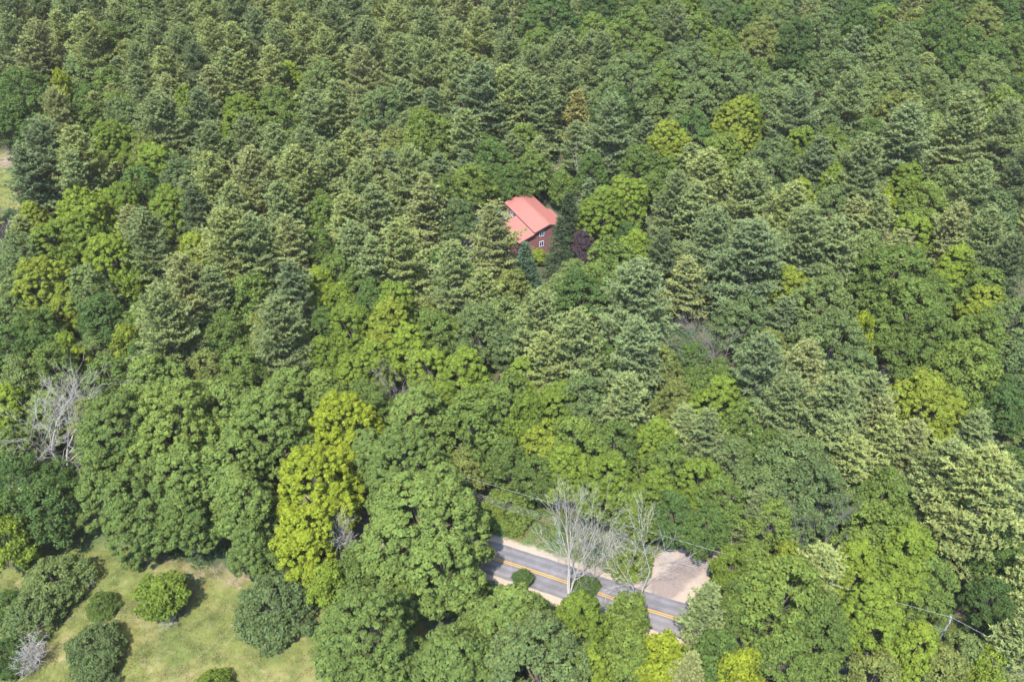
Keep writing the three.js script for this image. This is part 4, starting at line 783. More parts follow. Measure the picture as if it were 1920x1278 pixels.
// ---------- ground ----------
const HOUSE_AT = [8.65, -176.5];
function groundColor(x, z) {
  const n1 = fbm(x * 0.9, z * 0.9), n2 = fbm(x * 0.13 + 40, z * 0.13), n3 = noise(x * 5, z * 5), n4 = fbm(x * 0.35 + 9, z * 0.35 + 70);
  // forest floor: leaf litter, needles, patches of moss
  let c = [0.085 + 0.05 * n1, 0.07 + 0.045 * n1, 0.035 + 0.02 * n1];
  const moss = smooth(0.45, 0.6, n2); c = c.map((v, i) => v + ([0.06, 0.09, 0.025][i] - v) * moss * 0.7);
  const mix = (to, k) => { c = c.map((v, i) => v + (to[i] - v) * Math.min(1, Math.max(0, k))); };
  const grassAt = (s) => {
    const g = [0.186, 0.194, 0.038], dry = [0.29, 0.235, 0.08], lush = [0.115, 0.17, 0.032], bare = [0.36, 0.25, 0.15];
    let q = g.map((v, i) => v + (dry[i] - v) * smooth(0.4, 0.66, n2) * 0.6);
    q = q.map((v, i) => v + (lush[i] - v) * smooth(0.45, 0.75, n4) * 0.4);
    const spots = [[-53, -93, 6], [-47, -89.5, 5.5], [-58, -92.5, 4], [-43.5, -88, 4], [-50, -92, 5]];
    let worn = 0; for (const [sx, sz, r] of spots) worn = Math.max(worn, 1 - Math.hypot(x - sx, (z - sz) * 1.5) / r);
    worn = smooth(0.12, 0.5, worn * 0.75 + (n1 - 0.5) * 1.1);
    q = q.map((v, i) => v + (bare[i] - v) * worn * 0.65);
    const rut = (L) => { let k = 0; for (const o of [-0.8, 0.8]) k = Math.max(k, 1 - Math.abs(toLine(x, z, L, false) - Math.abs(o)) / 0.34); return k; };
    const ruts = Math.max(0, Math.max(rut([[-39, -84], [-42, -77.5], [-45.5, -72.5], [-50, -68]]), rut([[-36, -70.5], [-40, -73], [-44, -73], [-50, -70], [-56, -64]])));
    q = q.map((v, i) => v + ([0.30, 0.24, 0.10][i] - v) * ruts * (0.35 + 0.5 * n3));
    const k = 0.90 + 0.3 * n1 + 0.22 * (n3 - 0.5);
    return q.map((v) => v * k);
  };
  const edge = (n1 - 0.5) * 3.2;
  const m = signed(x, z, MEADOW) + edge; if (m < 1) mix(grassAt(m), smooth(1, -1, m));
  const m2 = signed(x, z, CLEARING) + edge; if (m2 < 1) { mix(grassAt(m2), smooth(1, -1, m2)); mix([0.40, 0.27, 0.19], smooth(4.5, 1.5, Math.hypot(x + 135, (z + 218) * 0.8) + edge)); }
  const r = toLine(x, z, ROAD, false);
  if (r < 14) {
    mix([0.12, 0.16, 0.045].map((v) => v * (0.7 + 0.6 * n1)), smooth(11, 7, r + edge));
    mix([0.44 + 0.1 * n3, 0.335 + 0.08 * n3, 0.235 + 0.06 * n3], smooth(5.3, 4.0, r + edge * 0.5));
  }
  const dr = toLine(x, z, DRIVE_PATH, false);
  if (dr < 14) {
    const wide = 3 + 5.5 * smooth(11, 2, Math.hypot(x - DRIVE[0][0], z - DRIVE[0][1]));
    mix([0.42 + 0.1 * n3, 0.315 + 0.08 * n3, 0.225 + 0.06 * n3], smooth(wide + 0.6, wide - 0.8, dr + edge * 0.6));
    mix([0.25, 0.185, 0.15].map((v) => v * (0.85 + 0.3 * n3)), smooth(2.6, 1.6, dr + edge * 0.3) * 0.8);
  }
  const yard = Math.hypot((x + 10) / 1.3, z + 186) + edge * 1.6; mix([0.36 + 0.1 * n3, 0.32 + 0.1 * n3, 0.29 + 0.1 * n3], smooth(12, 8.5, yard));
  const lot = Math.hypot(x - 95, (z + 111) * 1.3) + edge; mix([0.45, 0.34, 0.23], smooth(9, 6, lot));
  return c.map((v) => v * 0.68);
}
const DRIVE_PATH = [...DRIVE, [37, -106], [42, -124]];
const G0 = [-180, -380], GS = 360, GN = 2048;
const groundMap = dataTexture(GN, GN, (i, j) => groundColor(G0[0] + ((i + 0.5) / GN) * GS, G0[1] + ((j + 0.5) / GN) * GS));
groundMap.wrapS = groundMap.wrapT = THREE.ClampToEdgeWrapping;
{
  const axis = (lo, hi, step) => { const a = []; for (let v = lo; v <= hi + 1e-6; v += step) a.push(v); return a; };
  const xs = [-4000, -1500, -600, -300, ...axis(-200, 200, 4), 300, 600, 1500, 4000], zs = [-5000, -2500, -1200, -700, -500, ...axis(-400, 0, 4), 100, 400, 1500, 4000], pos = [], uv = [], idx = [];
  const far = (x, z) => { const k = smooth(420, 700, Math.hypot(x, z)); return terrain(x, Math.max(z, -420)) * (1 - k) + 20 * k * (z < 0 ? 1 : 0); };
  zs.forEach((z, j) => xs.forEach((x, i) => {
    pos.push(x, far(x, z), z); uv.push((x - G0[0]) / GS, (z - G0[1]) / GS);
    if (i && j) { const a = (j - 1) * xs.length + i - 1, b = a + 1, c = a + xs.length, d = c + 1; idx.push(a, c, b, b, c, d); }
  }));
  const g = new THREE.BufferGeometry();
  g.setAttribute('position', new THREE.Float32BufferAttribute(pos, 3)); g.setAttribute('uv', new THREE.Float32BufferAttribute(uv, 2)); g.setIndex(idx); g.computeVertexNormals();
  setting('ground', g, new THREE.MeshStandardMaterial({ map: groundMap, roughness: 1 }));
}
// ---------- road ----------
const roadCurve = new THREE.CatmullRomCurve3(ROAD.map(([x, z]) => new THREE.Vector3(x, 0, z)));
function strip(offset, width, y, from = 0, to = 1, wobble = 0) {
  const n = 260, pos = [], uv = [], idx = [], rnd = random(91);
  for (let i = 0; i <= n; i++) {
    const t = from + (to - from) * (i / n), p = roadCurve.getPointAt(t), d = roadCurve.getTangentAt(t), nx = -d.z, nz = d.x;
    for (const s of [-0.5, 0.5]) { const o = offset + s * (width + wobble * (rnd() - 0.5)), x = p.x + nx * o, z = p.z + nz * o; pos.push(x, terrain(x, z) + y, z); uv.push(x / 14, z / 14); }
    if (i) { const a = (i - 1) * 2; idx.push(a, a + 1, a + 2, a + 1, a + 3, a + 2); }
  }
  const g = new THREE.BufferGeometry();
  g.setAttribute('position', new THREE.Float32BufferAttribute(pos, 3)); g.setAttribute('uv', new THREE.Float32BufferAttribute(uv, 2)); g.setIndex(idx); g.computeVertexNormals();
  return g;
}
{
  const asphaltMap = dataTexture(512, 512, (i, j) => {
    const x = (i / 512) * 14, y = (j / 512) * 14, per = (f, s) => { const u = i / 512, v = j / 512; return noise(((u * f) % f) + s, ((v * f) % f) + s); };
    const k = 0.112 + 0.025 * (per(24, 3) - 0.5) + 0.035 * (per(7, 11) - 0.5) + 0.04 * (hash2(i, j) - 0.5);
    return [k * 1.1, k * 1.0, k * 0.96];
  });
  setting('road', strip(0, 6.3, 0.03, 0, 1, 0.25), new THREE.MeshStandardMaterial({ map: asphaltMap, roughness: 0.92 }));
  // paler wheel tracks polished into the lanes
  const track = new THREE.MeshStandardMaterial({ map: asphaltMap, color: lin(1.22, 1.2, 1.2), roughness: 0.85 });
  const yellow = new THREE.MeshStandardMaterial({ color: lin(0.46, 0.25, 0.03), roughness: 0.8 });
  for (const o of [-2.35, -0.95, 0.95, 2.35]) setting('road_wheel_track', strip(o, 0.62, 0.034, 0, 1, 0.12), track).name = numbered('road_wheel_track');
  for (const o of [-0.17, 0.17]) setting('road_marking', strip(o, 0.16, 0.038, 0, 1, 0.02), yellow).name = numbered('road_marking');
}

// ---------- foliage builders ----------
class Leaves {
  constructor(seed) { this.r = random(seed); this.pos = []; this.col = []; }
  tri(x, y, z, nx, ny, nz, len, wid, c) {   // one leaf-sized face turned to (nx, ny, nz)
    const r = this.r, l = Math.hypot(nx, ny, nz) || 1; nx /= l; ny /= l; nz /= l;
    let ax = r() - 0.5, ay = r() - 0.5, az = r() - 0.5; const d = ax * nx + ay * ny + az * nz; ax -= d * nx; ay -= d * ny; az -= d * nz;
    const m = Math.hypot(ax, ay, az) || 1; ax /= m; ay /= m; az /= m;
    const bx = ny * az - nz * ay, by = nz * ax - nx * az, bz = nx * ay - ny * ax, h = len * 0.62, k = len * 0.38, w = wid * 0.5;
    this.pos.push(x + ax * h, y + ay * h, z + az * h, x - ax * k + bx * w, y - ay * k + by * w, z - az * k + bz * w, x - ax * k - bx * w, y - ay * k - by * w, z - az * k - bz * w);
    for (let i = 0; i < 3; i++) this.col.push(c[0], c[1], c[2]);
  }
  blade(x, y, z, dx, dy, dz, len, wid, c) {  // a pointed spray of needles along (dx, dy, dz)
    const r = this.r, l = Math.hypot(dx, dy, dz) || 1; dx /= l; dy /= l; dz /= l;
    let ax = r() - 0.5, ay = (r() - 0.5) * 0.5, az = r() - 0.5; const d = ax * dx + ay * dy + az * dz; ax -= d * dx; ay -= d * dy; az -= d * dz;
    const m = (Math.hypot(ax, ay, az) || 1) / (wid * 0.5); ax /= m; ay /= m; az /= m;
    this.pos.push(x + dx * len, y + dy * len, z + dz * len, x + ax, y + ay, z + az, x - ax, y - ay, z - az);
    for (let i = 0; i < 3; i++) this.col.push(c[0], c[1], c[2]);
  }
  build() {
    const g = new THREE.BufferGeometry();
    g.setAttribute('position', new THREE.Float32BufferAttribute(this.pos, 3)); g.setAttribute('color', new THREE.Float32BufferAttribute(this.col, 3)); return g;
  }
}
function leafTint(r, spread, clump) { const k = (1 + (r() - 0.5) * spread) * clump, warm = 1 + (r() - 0.5) * 0.22; return [k * warm, k, k * (1.9 - 0.9 * warm)]; }

// broadleaf crown: overlapping lobes, each covered with small domed clumps of leaves
function broadleaf(seed, o) {
  const L = new Leaves(seed), r = L.r, R = o.W / 2, yb = o.T * (o.base ?? 0.2), Hc = o.T - yb, lobes = [];
  const lobe = (a, rad, h, rr, rh) => lobes.push({ x: Math.cos(a) * rad * R, y: yb + h * Hc, z: Math.sin(a) * rad * R, r: rr * R, h: rh * Hc });
  lobe(0, 0, 0.5, 0.62, 0.36);
  const turn = r() * 6.3, n1 = o.n1 ?? 7, n2 = o.n2 ?? 5;
  for (let i = 0; i < n1; i++) lobe(turn + ((i + (r() - 0.5) * 0.9) / n1) * 2 * Math.PI, 0.42 + r() * 0.28, 0.22 + r() * 0.22, 0.3 + r() * 0.18, 0.17 + r() * 0.1);
  for (let i = 0; i < n2; i++) lobe(turn * 2 + ((i + (r() - 0.5) * 0.9) / n2) * 2 * Math.PI, 0.28 + r() * 0.24, 0.52 + r() * 0.2, 0.26 + r() * 0.18, 0.15 + r() * 0.1);
  for (let i = 0; i < 2; i++) lobe(r() * 6.3, 0.1 + r() * 0.12, 0.78 + r() * 0.06, 0.3 + r() * 0.08, 0.16 + r() * 0.03);
  for (let i = 0; i < (o.extra ?? 5); i++) lobe(r() * 6.3, 0.7 + r() * 0.12, 0.2 + r() * 0.35, 0.18 + r() * 0.1, 0.1 + r() * 0.06);
  const inIt = (x, y, z, skip, k) => lobes.some((b) => b !== skip && ((x - b.x) / b.r) ** 2 + ((y - b.y) / b.h) ** 2 + ((z - b.z) / b.r) ** 2 < k);
  for (const b of lobes) {
    const area = 4 * Math.PI * Math.pow((Math.pow(b.r * b.r, 1.6) + 2 * Math.pow(b.r * b.h, 1.6)) / 3, 1 / 1.6), N = Math.ceil(area / (o.space * o.space));
    for (let i = 0; i < N; i++) {
      const y = 1 - (2 * (i + 0.5)) / N, q = Math.sqrt(1 - y * y), a = i * 2.399963 + r() * 0.5, nx = q * Math.cos(a), nz = q * Math.sin(a), ny = y;
      if (ny < -0.55 && r() < 0.75) continue;
      const dep = r() < 0.8 ? 1 + (r() - 0.5) * (o.ragged ?? 0.24) : 0.7 + r() * 0.2;
      const cx = b.x + nx * b.r * dep, cy = b.y + ny * b.h * dep, cz = b.z + nz * b.r * dep;
      if (inIt(cx, cy, cz, b, 0.7) || cy < 0.12) continue;
      if (r() < (o.gap ?? 0.06)) continue;
      const hole = Math.sin(cx * 1.35 + seed) * Math.sin(cy * 1.6 + seed * 2.1) + Math.sin(cz * 1.45 + seed * 0.7) * Math.sin((cx + cz) * 0.8 + seed * 1.3) * 0.8;
      if (hole < -(o.holes ?? 0.75) && dep > 0.85) continue;
      const rc = o.clump * (0.55 + r() * 0.95), hue = 0.86 + r() * 0.28, n = Math.round(o.n * (rc / o.clump) ** 1.6);
      const ux = nx * 0.55, uy = ny * 0.55 + 0.75, uz = nz * 0.55;
      for (let k = 0; k < n; k++) {
        let dx, dy, dz; do { dx = r() * 2 - 1; dy = r() * 2 - 1; dz = r() * 2 - 1; } while (dx * dx + dy * dy + dz * dz > 1 || dx * ux + dy * uy + dz * uz < -0.25 * r());
        const l = Math.hypot(dx, dy, dz) || 1, s = (rc * (0.62 + 0.45 * r())) / l, sz = o.leaf * (0.65 + r() * 0.7), j = o.jitter ?? 0.9;
        L.tri(cx + dx * s, cy + dy * s * 0.72, cz + dz * s, dx / l + (r() - 0.5) * j * 2, dy / l + 0.3 + (r() - 0.5) * j * 2, dz / l + (r() - 0.5) * j * 2, sz * 1.25, sz, leafTint(r, 0.36, hue));
      }
    }
  }
  // trunk and limbs
  const tr = 0.018 * o.T + 0.012 * o.W, wood = [tube([[0, -0.4, 0, tr * 1.35], [0, 0.6, 0, tr], [tr * 0.6, o.T * 0.3, 0, tr * 0.8], [-tr * 0.5, o.T * 0.55, tr, tr * 0.5], [0, o.T * 0.8, 0, tr * 0.15]], 8)];
  for (const b of lobes.slice(1)) { const y0 = yb * 0.6 + (b.y - yb * 0.6) * 0.45; wood.push(tube([[0, y0 - 0.1, 0, tr * 0.42], [b.x * 0.45, y0 + (b.y - y0) * 0.4, b.z * 0.45, tr * 0.3], [b.x, b.y, b.z, tr * 0.1]], 5)); }
  return { crown: L.build(), trunk: mergeGeometries(wood), W: o.W, T: o.T };
}
// conifer: whorls of boughs that carry side twigs with sprays of needles
function conifer(seed, o) {
  const L = new Leaves(seed), r = L.r, R = o.W / 2, yb = o.T * (o.base ?? 0.3), wood = [], tr = 0.011 * o.T + 0.012 * o.W;
  wood.push(tube([[0, -0.4, 0, tr * 1.3], [0, 0.5, 0, tr], [0.1, o.T * 0.5, -0.1, tr * 0.6], [0, o.T * 0.97, 0, tr * 0.08]], 8));
  let y = yb, az = r() * 6.3;
  while (y < o.T * 0.985) {
    const u = (y - yb) / (o.T - yb), n = o.perWhorl ?? 5, tier = o.cone ? 1 : 0.82 + r() * 0.36;
    for (let i = 0; i < n; i++) {
      az += 2.4 + (r() - 0.5) * 0.5;
      if (r() < (o.miss ?? 0.1)) continue;
      const prof = o.cone ? (1 - u) * 0.96 + 0.04 : Math.pow(1 - Math.pow(u, 1.7), 0.85) * (0.72 + 0.28 * Math.sin(Math.min(1, u * 3 + 0.35) * 1.57)) + 0.05;
      const len = R * prof * tier * ((o.lo ?? 0.62) + r() * (o.span ?? 0.48)), pitch = (o.cone ? -0.28 + u * 0.75 : 0.02 + u * 0.75) + (r() - 0.5) * 0.22, ca = Math.cos(az), sa = Math.sin(az), hue = 0.85 + r() * 0.3, y0 = y + (r() - 0.5) * o.step * 0.6;
      const at = (s) => [ca * len * s * Math.cos(pitch), y0 + Math.sin(pitch) * len * s + (o.cone ? 0.05 : o.upturn ?? 0.1) * len * s * s - 0.05 * len * s, sa * len * s * Math.cos(pitch)];
      wood.push(tube([[...at(0), tr * 0.22 * (1 - u * 0.6)], [...at(0.5), tr * 0.14 * (1 - u * 0.6)], [...at(0.97), 0.012]], 4));
      const stepS = (o.twig ?? 0.42) / Math.max(len, 0.5);
      let side = 1;
      for (let s = len > 1.2 ? 0.22 + r() * 0.1 : 0.05; s <= 1.02; s += stepS * (0.8 + r() * 0.4)) {
        side = -side;
        const p = at(Math.min(1, s)), tl = s > 0.93 ? 0.3 : ((o.fan ?? 0.42) * len * (1.05 - s) + 0.32) * (0.7 + r() * 0.5), ta = az + side * (0.75 + r() * 0.45) * (s > 0.93 ? 0.2 : 1), tx = Math.cos(ta), tz = Math.sin(ta), rise = 0.08 + r() * 0.18 - (o.droop ?? 0);
        const m = Math.max(1, Math.round(tl / (o.tuft ?? 0.42)));
        for (let k = 0; k <= m; k++) {
          const f = k / m, x = p[0] + tx * tl * f, yy = p[1] + rise * tl * f + (r() - 0.3) * (o.puff ?? 0.12), z = p[2] + tz * tl * f;
          for (let q = 0; q < (o.blades ?? 6); q++) {
            const b = r() * 6.283, w = 0.55 + r() * 0.5, up = 0.1 + r() * (o.puff ? 1.0 : 0.55);
            L.blade(x, yy, z, tx * 0.6 + Math.cos(b) * w, up, tz * 0.6 + Math.sin(b) * w, (o.needle ?? 0.46) * (0.7 + r() * 0.6), (o.wide ?? 0.17) * (0.7 + r() * 0.6), leafTint(r, 0.3, hue));
          }
        }
      }
    }
    y += o.step * (1 - 0.45 * u) * (0.85 + r() * 0.3);
  }
  return { crown: L.build(), trunk: mergeGeometries(wood), W: o.W, T: o.T };
}
// leafless tree: forking limbs down to twigs
function bareTree(seed, o) {
  const r = random(seed), wood = [], Q = new THREE.Quaternion(), ax = new THREE.Vector3();
  const grow = (p, d, len, rad, depth) => {
    const pts = [[p.x, p.y, p.z, rad]], q = p.clone(), dir = d.clone(), n = depth > 2 ? 4 : 3, end = depth === 0 ? rad * 0.3 : rad * 0.62;
    for (let i = 1; i <= n; i++) {
      dir.x += (r() - 0.5) * o.bend; dir.z += (r() - 0.5) * o.bend; dir.y += (r() - 0.5) * o.bend + 0.05 * o.up; dir.normalize();
      q.addScaledVector(dir, len / n); pts.push([q.x, q.y, q.z, rad + (end - rad) * (i / n)]);
      if (depth > 0 && i < n && i > (depth === o.depth ? n * (o.clear ?? 0.4) : 0) && r() < o.side) spawn(q, dir, len * (0.5 + r() * 0.25), end * 0.6, depth - 1, 0.6 + r() * 0.5);
    }
    wood.push(tube(pts, depth > 2 ? 7 : depth > 0 ? 4 : 3));
    if (depth > 0) { const k = r() < 0.45 ? 3 : 2; for (let i = 0; i < k; i++) spawn(q, dir, len * (0.62 + r() * 0.25), end * (0.78 - i * 0.12), depth - 1, o.open * (0.5 + r() * 0.8)); }
  };
  const spawn = (p, d, len, rad, depth, ang) => {
    ax.set(r() - 0.5, (r() - 0.5) * 0.4, r() - 0.5).cross(d).normalize(); Q.setFromAxisAngle(ax, ang);
    grow(p.clone(), d.clone().applyQuaternion(Q), len, Math.max(rad, o.min), depth);
  };
  for (let s = 0; s < (o.stems ?? 1); s++) {
    const a = r() * 6.28, lean = (o.stems ?? 1) > 1 ? 0.12 + r() * 0.28 : (o.lean ?? 0.05);
    grow(new THREE.Vector3(Math.cos(a) * 0.25, -0.3, Math.sin(a) * 0.25), new THREE.Vector3(Math.cos(a) * lean, 1, Math.sin(a) * lean).normalize(), o.len * (0.85 + r() * 0.3), o.rad, o.depth);
  }
  const g = mergeGeometries(wood); g.computeBoundingBox(); return { geometry: g, H: g.boundingBox.max.y };
}

const maple = { space: 1.34, clump: 0.72, n: 68, leaf: 0.32, jitter: 0.6, gap: 0.06, ragged: 0.3, holes: 0.85 };
const oak = { space: 1.4, clump: 0.82, n: 58, leaf: 0.33, jitter: 0.95, gap: 0.1, ragged: 0.46, holes: 0.5 };
const pine = { base: 0.14, perWhorl: 5, lo: 0.6, span: 0.58, needle: 0.55, wide: 0.26, blades: 8, twig: 0.46, tuft: 0.44, fan: 0.44, puff: 0.5, upturn: 0.24 };
const SHAPES = {
  mapleL: [1, 2, 3].map((s) => broadleaf(s, { ...maple, W: 16, T: 20, n1: 9, n2: 7, extra: 5, base: 0.1 })),
  mapleM: [4, 5, 6].map((s) => broadleaf(s, { ...maple, W: 11, T: 16 })),
  oakL: [7, 8].map((s) => broadleaf(s, { ...oak, W: 15, T: 19, n1: 9, n2: 6, extra: 6 })),
  oakM: [9, 10, 11].map((s) => broadleaf(s, { ...oak, W: 11, T: 15.5, extra: 5 })),
  small: [12, 13].map((s) => broadleaf(s, { ...oak, space: 0.85, clump: 0.6, n: 42, leaf: 0.28, W: 6.5, T: 8.5, n1: 6, n2: 4 })),
  bush: [14, 15].map((s) => broadleaf(s, { ...oak, space: 0.95, clump: 0.66, n: 52, leaf: 0.26, W: 10, T: 6.2, base: -0.08, n1: 8, n2: 6, extra: 4 })),
  pineL: [21, 22].map((s) => conifer(s, { ...pine, W: 14, T: 23, step: 0.92 })),
  pineM: [23, 24, 25].map((s) => conifer(s, { ...pine, W: 10.5, T: 20, step: 0.86 })),
  pineS: [26, 27].map((s) => conifer(s, { ...pine, W: 7.5, T: 15, step: 0.76 })),
  spruce: [31, 32].map((s) => conifer(s, { W: 8, T: 13, step: 0.55, base: 0.04, perWhorl: 6, cone: true, lo: 0.82, span: 0.24, miss: 0.02, needle: 0.34, wide: 0.17, tuft: 0.36, twig: 0.42, droop: 0.12, blades: 5 })),
};
const TONES = {   // the species' own leaf colours
  g: [0.138, 0.186, 0.036], g2: [0.088, 0.138, 0.032], g3: [0.172, 0.224, 0.028], m: [0.158, 0.208, 0.044], b: [0.140, 0.182, 0.054], o: [0.186, 0.206, 0.048],
  y: [0.238, 0.272, 0.022], y2: [0.206, 0.238, 0.028], y3: [0.31, 0.27, 0.07],
  p1: [0.264, 0.300, 0.096], p2: [0.218, 0.266, 0.098], p3: [0.294, 0.308, 0.102], p4: [0.145, 0.180, 0.066], s: [0.084, 0.118, 0.046], s2: [0.092, 0.150, 0.070], pu: [0.070, 0.044, 0.046],
};
const leafMaterial = {};
for (const [k, c] of Object.entries(TONES)) {
  const v = [[1, 1, 1], [0.84, 0.86, 0.9], [1.14, 1.1, 1.0]].slice(0, ['g', 'b', 'g3', 'p1', 'p2', 'm', 'g2'].includes(k) ? 3 : 1);
  leafMaterial[k] = v.map((t) => new THREE.MeshPhysicalMaterial({ name: 'leaf_' + k, color: lin(...c.map((q, i) => q * t[i])), vertexColors: true, roughness: 1, specularIntensity: 0.12, transmission: 0.33, thickness: 0, side: THREE.DoubleSide }));
}
const bark = new THREE.MeshStandardMaterial({ color: lin(0.13, 0.10, 0.075), roughness: 1 });
const pineBark = new THREE.MeshStandardMaterial({ color: lin(0.16, 0.13, 0.11), roughness: 1 });
const deadWood = new THREE.MeshStandardMaterial({ color: lin(0.36, 0.325, 0.26), roughness: 1 });
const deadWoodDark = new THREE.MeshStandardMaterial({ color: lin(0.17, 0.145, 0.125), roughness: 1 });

const GROUPS = { pine_tree: 'pines of the forest', maple_tree: 'maples of the forest', broadleaf_tree: 'broadleaf trees of the forest', spruce_tree: 'spruces beside the house', bush: 'bushes', small_tree: 'small trees' };
const pickRandom = random(555);
for (const [k, x, z, W, T, tone, label] of TREES) {
  const q = pickRandom(), q2 = pickRandom(), q3 = pickRandom();
  let set, name;
  if (k === 'P') { name = 'pine_tree'; set = W > 12.2 ? SHAPES.pineL : W > 8.6 ? SHAPES.pineM : SHAPES.pineS; }
  else if (k === 'S') { name = 'spruce_tree'; set = SHAPES.spruce; }
  else if (k === 'B') { name = 'bush'; set = SHAPES.bush; }
  else if (k === 'M') { name = 'small_tree'; set = SHAPES.small; }
  else {
    const mapley = ['m', 'y', 'g3', 'y2'].includes(tone); name = mapley ? 'maple_tree' : 'broadleaf_tree';
    set = W < 7.2 ? SHAPES.small : mapley ? (W > 13 ? SHAPES.mapleL : SHAPES.mapleM) : W > 13 ? SHAPES.oakL : SHAPES.oakM;
  }
  const s = set[Math.floor(q * set.length)], o = thing(name, label, { P: 'pine tree', S: 'spruce tree', B: 'bush', M: 'small tree', D: 'tree' }[k], GROUPS[name]);
  part('trunk', s.trunk, k === 'P' || k === 'S' ? pineBark : bark, o);
  part('crown', s.crown, leafMaterial[tone][Math.floor(q3 * leafMaterial[tone].length)], o);
  o.position.set(x, terrain(x, z) - 0.1, z); o.rotation.y = q2 * 6.283; o.scale.set(W / s.W, T / s.T, W / s.W);
}

// ---------- leafless trees ----------
{
  const V = [
    bareTree(101, { len: 5.6, rad: 0.2, depth: 5, open: 0.5, bend: 0.14, up: 0.7, side: 0.55, min: 0.016, clear: 0.3, stems: 2 }),
    bareTree(102, { len: 4, rad: 0.13, depth: 4, open: 0.55, bend: 0.2, up: 0.5, side: 0.6, min: 0.018, stems: 2 }),
    bareTree(103, { len: 7.5, rad: 0.15, depth: 4, open: 0.34, bend: 0.12, up: 1.0, side: 0.4, min: 0.015, stems: 3 }),
    bareTree(104, { len: 6, rad: 0.12, depth: 4, open: 0.4, bend: 0.14, up: 0.9, side: 0.55, min: 0.02, stems: 2 }),
    bareTree(105, { len: 5, rad: 0.11, depth: 4, open: 0.5, bend: 0.16, up: 0.8, side: 0.5, min: 0.02, stems: 2 }),
    bareTree(106, { len: 12, rad: 0.17, depth: 2, open: 0.5, bend: 0.06, up: 0.3, side: 0.5, min: 0.02, lean: 0.1 }),
    bareTree(107, { len: 1.6, rad: 0.06, depth: 4, open: 0.7, bend: 0.35, up: 0.2, side: 0.8, min: 0.02, stems: 6 }),
  ];
  const L = ['wide pale leafless tree at the meadow corner, its bare limbs fanning out', 'grey leafless tree between bright green maples in the middle of the wood', 'tall pale many-stemmed leafless tree in front of the road', 'leafless tree beside the road, second of the bare row', 'leafless tree beside the road, third of the bare row', 'smaller leafless tree standing before the sandy driveway mouth', 'grey-brown leafless tree in the shady gap among pines', 'leaning bare snag trunk among yellow saplings', 'thin forked leafless tree against the dark woods, above the utility line', 'tall thin white snag behind the red-roofed house', 'short broken snag with bare side branches, behind and right of house', 'small grey leafless tree by the clearing at the photo edge', 'bare pale tree cut by the left photo edge, below the clearing', 'column of grey dead twigs beside the yellow maple', 'grey dead brush in the dark gap right of the blue-green crown', 'grey dead brush below the pine at the left of the wood', 'grey dead twigs at the foot of the lone meadow tree', 'grey dead twigs sticking from the bush at the meadow', 'bleached dead twigs at the foot of the bush clump in the meadow corner'];
  DEAD.forEach(([x, z, h, v], i) => {
    const d = V[v], o = thing(v === 5 ? 'snag' : v === 6 ? 'dead_brush' : 'leafless_tree', L[i], v === 5 ? 'dead tree' : v === 6 ? 'dead brush' : 'dead tree', 'dead trees');
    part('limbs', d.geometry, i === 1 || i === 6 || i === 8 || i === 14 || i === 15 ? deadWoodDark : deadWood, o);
    const k = h / d.H; o.scale.set(k * (v === 6 && h > 10 ? 0.5 : 1), k, k * (v === 6 && h > 10 ? 0.5 : 1)); o.rotation.y = i * 1.7; if (v === 0) { o.scale.x *= 1.3; o.scale.z *= 1.3; } o.position.set(x, terrain(x, z), z);
  });
}

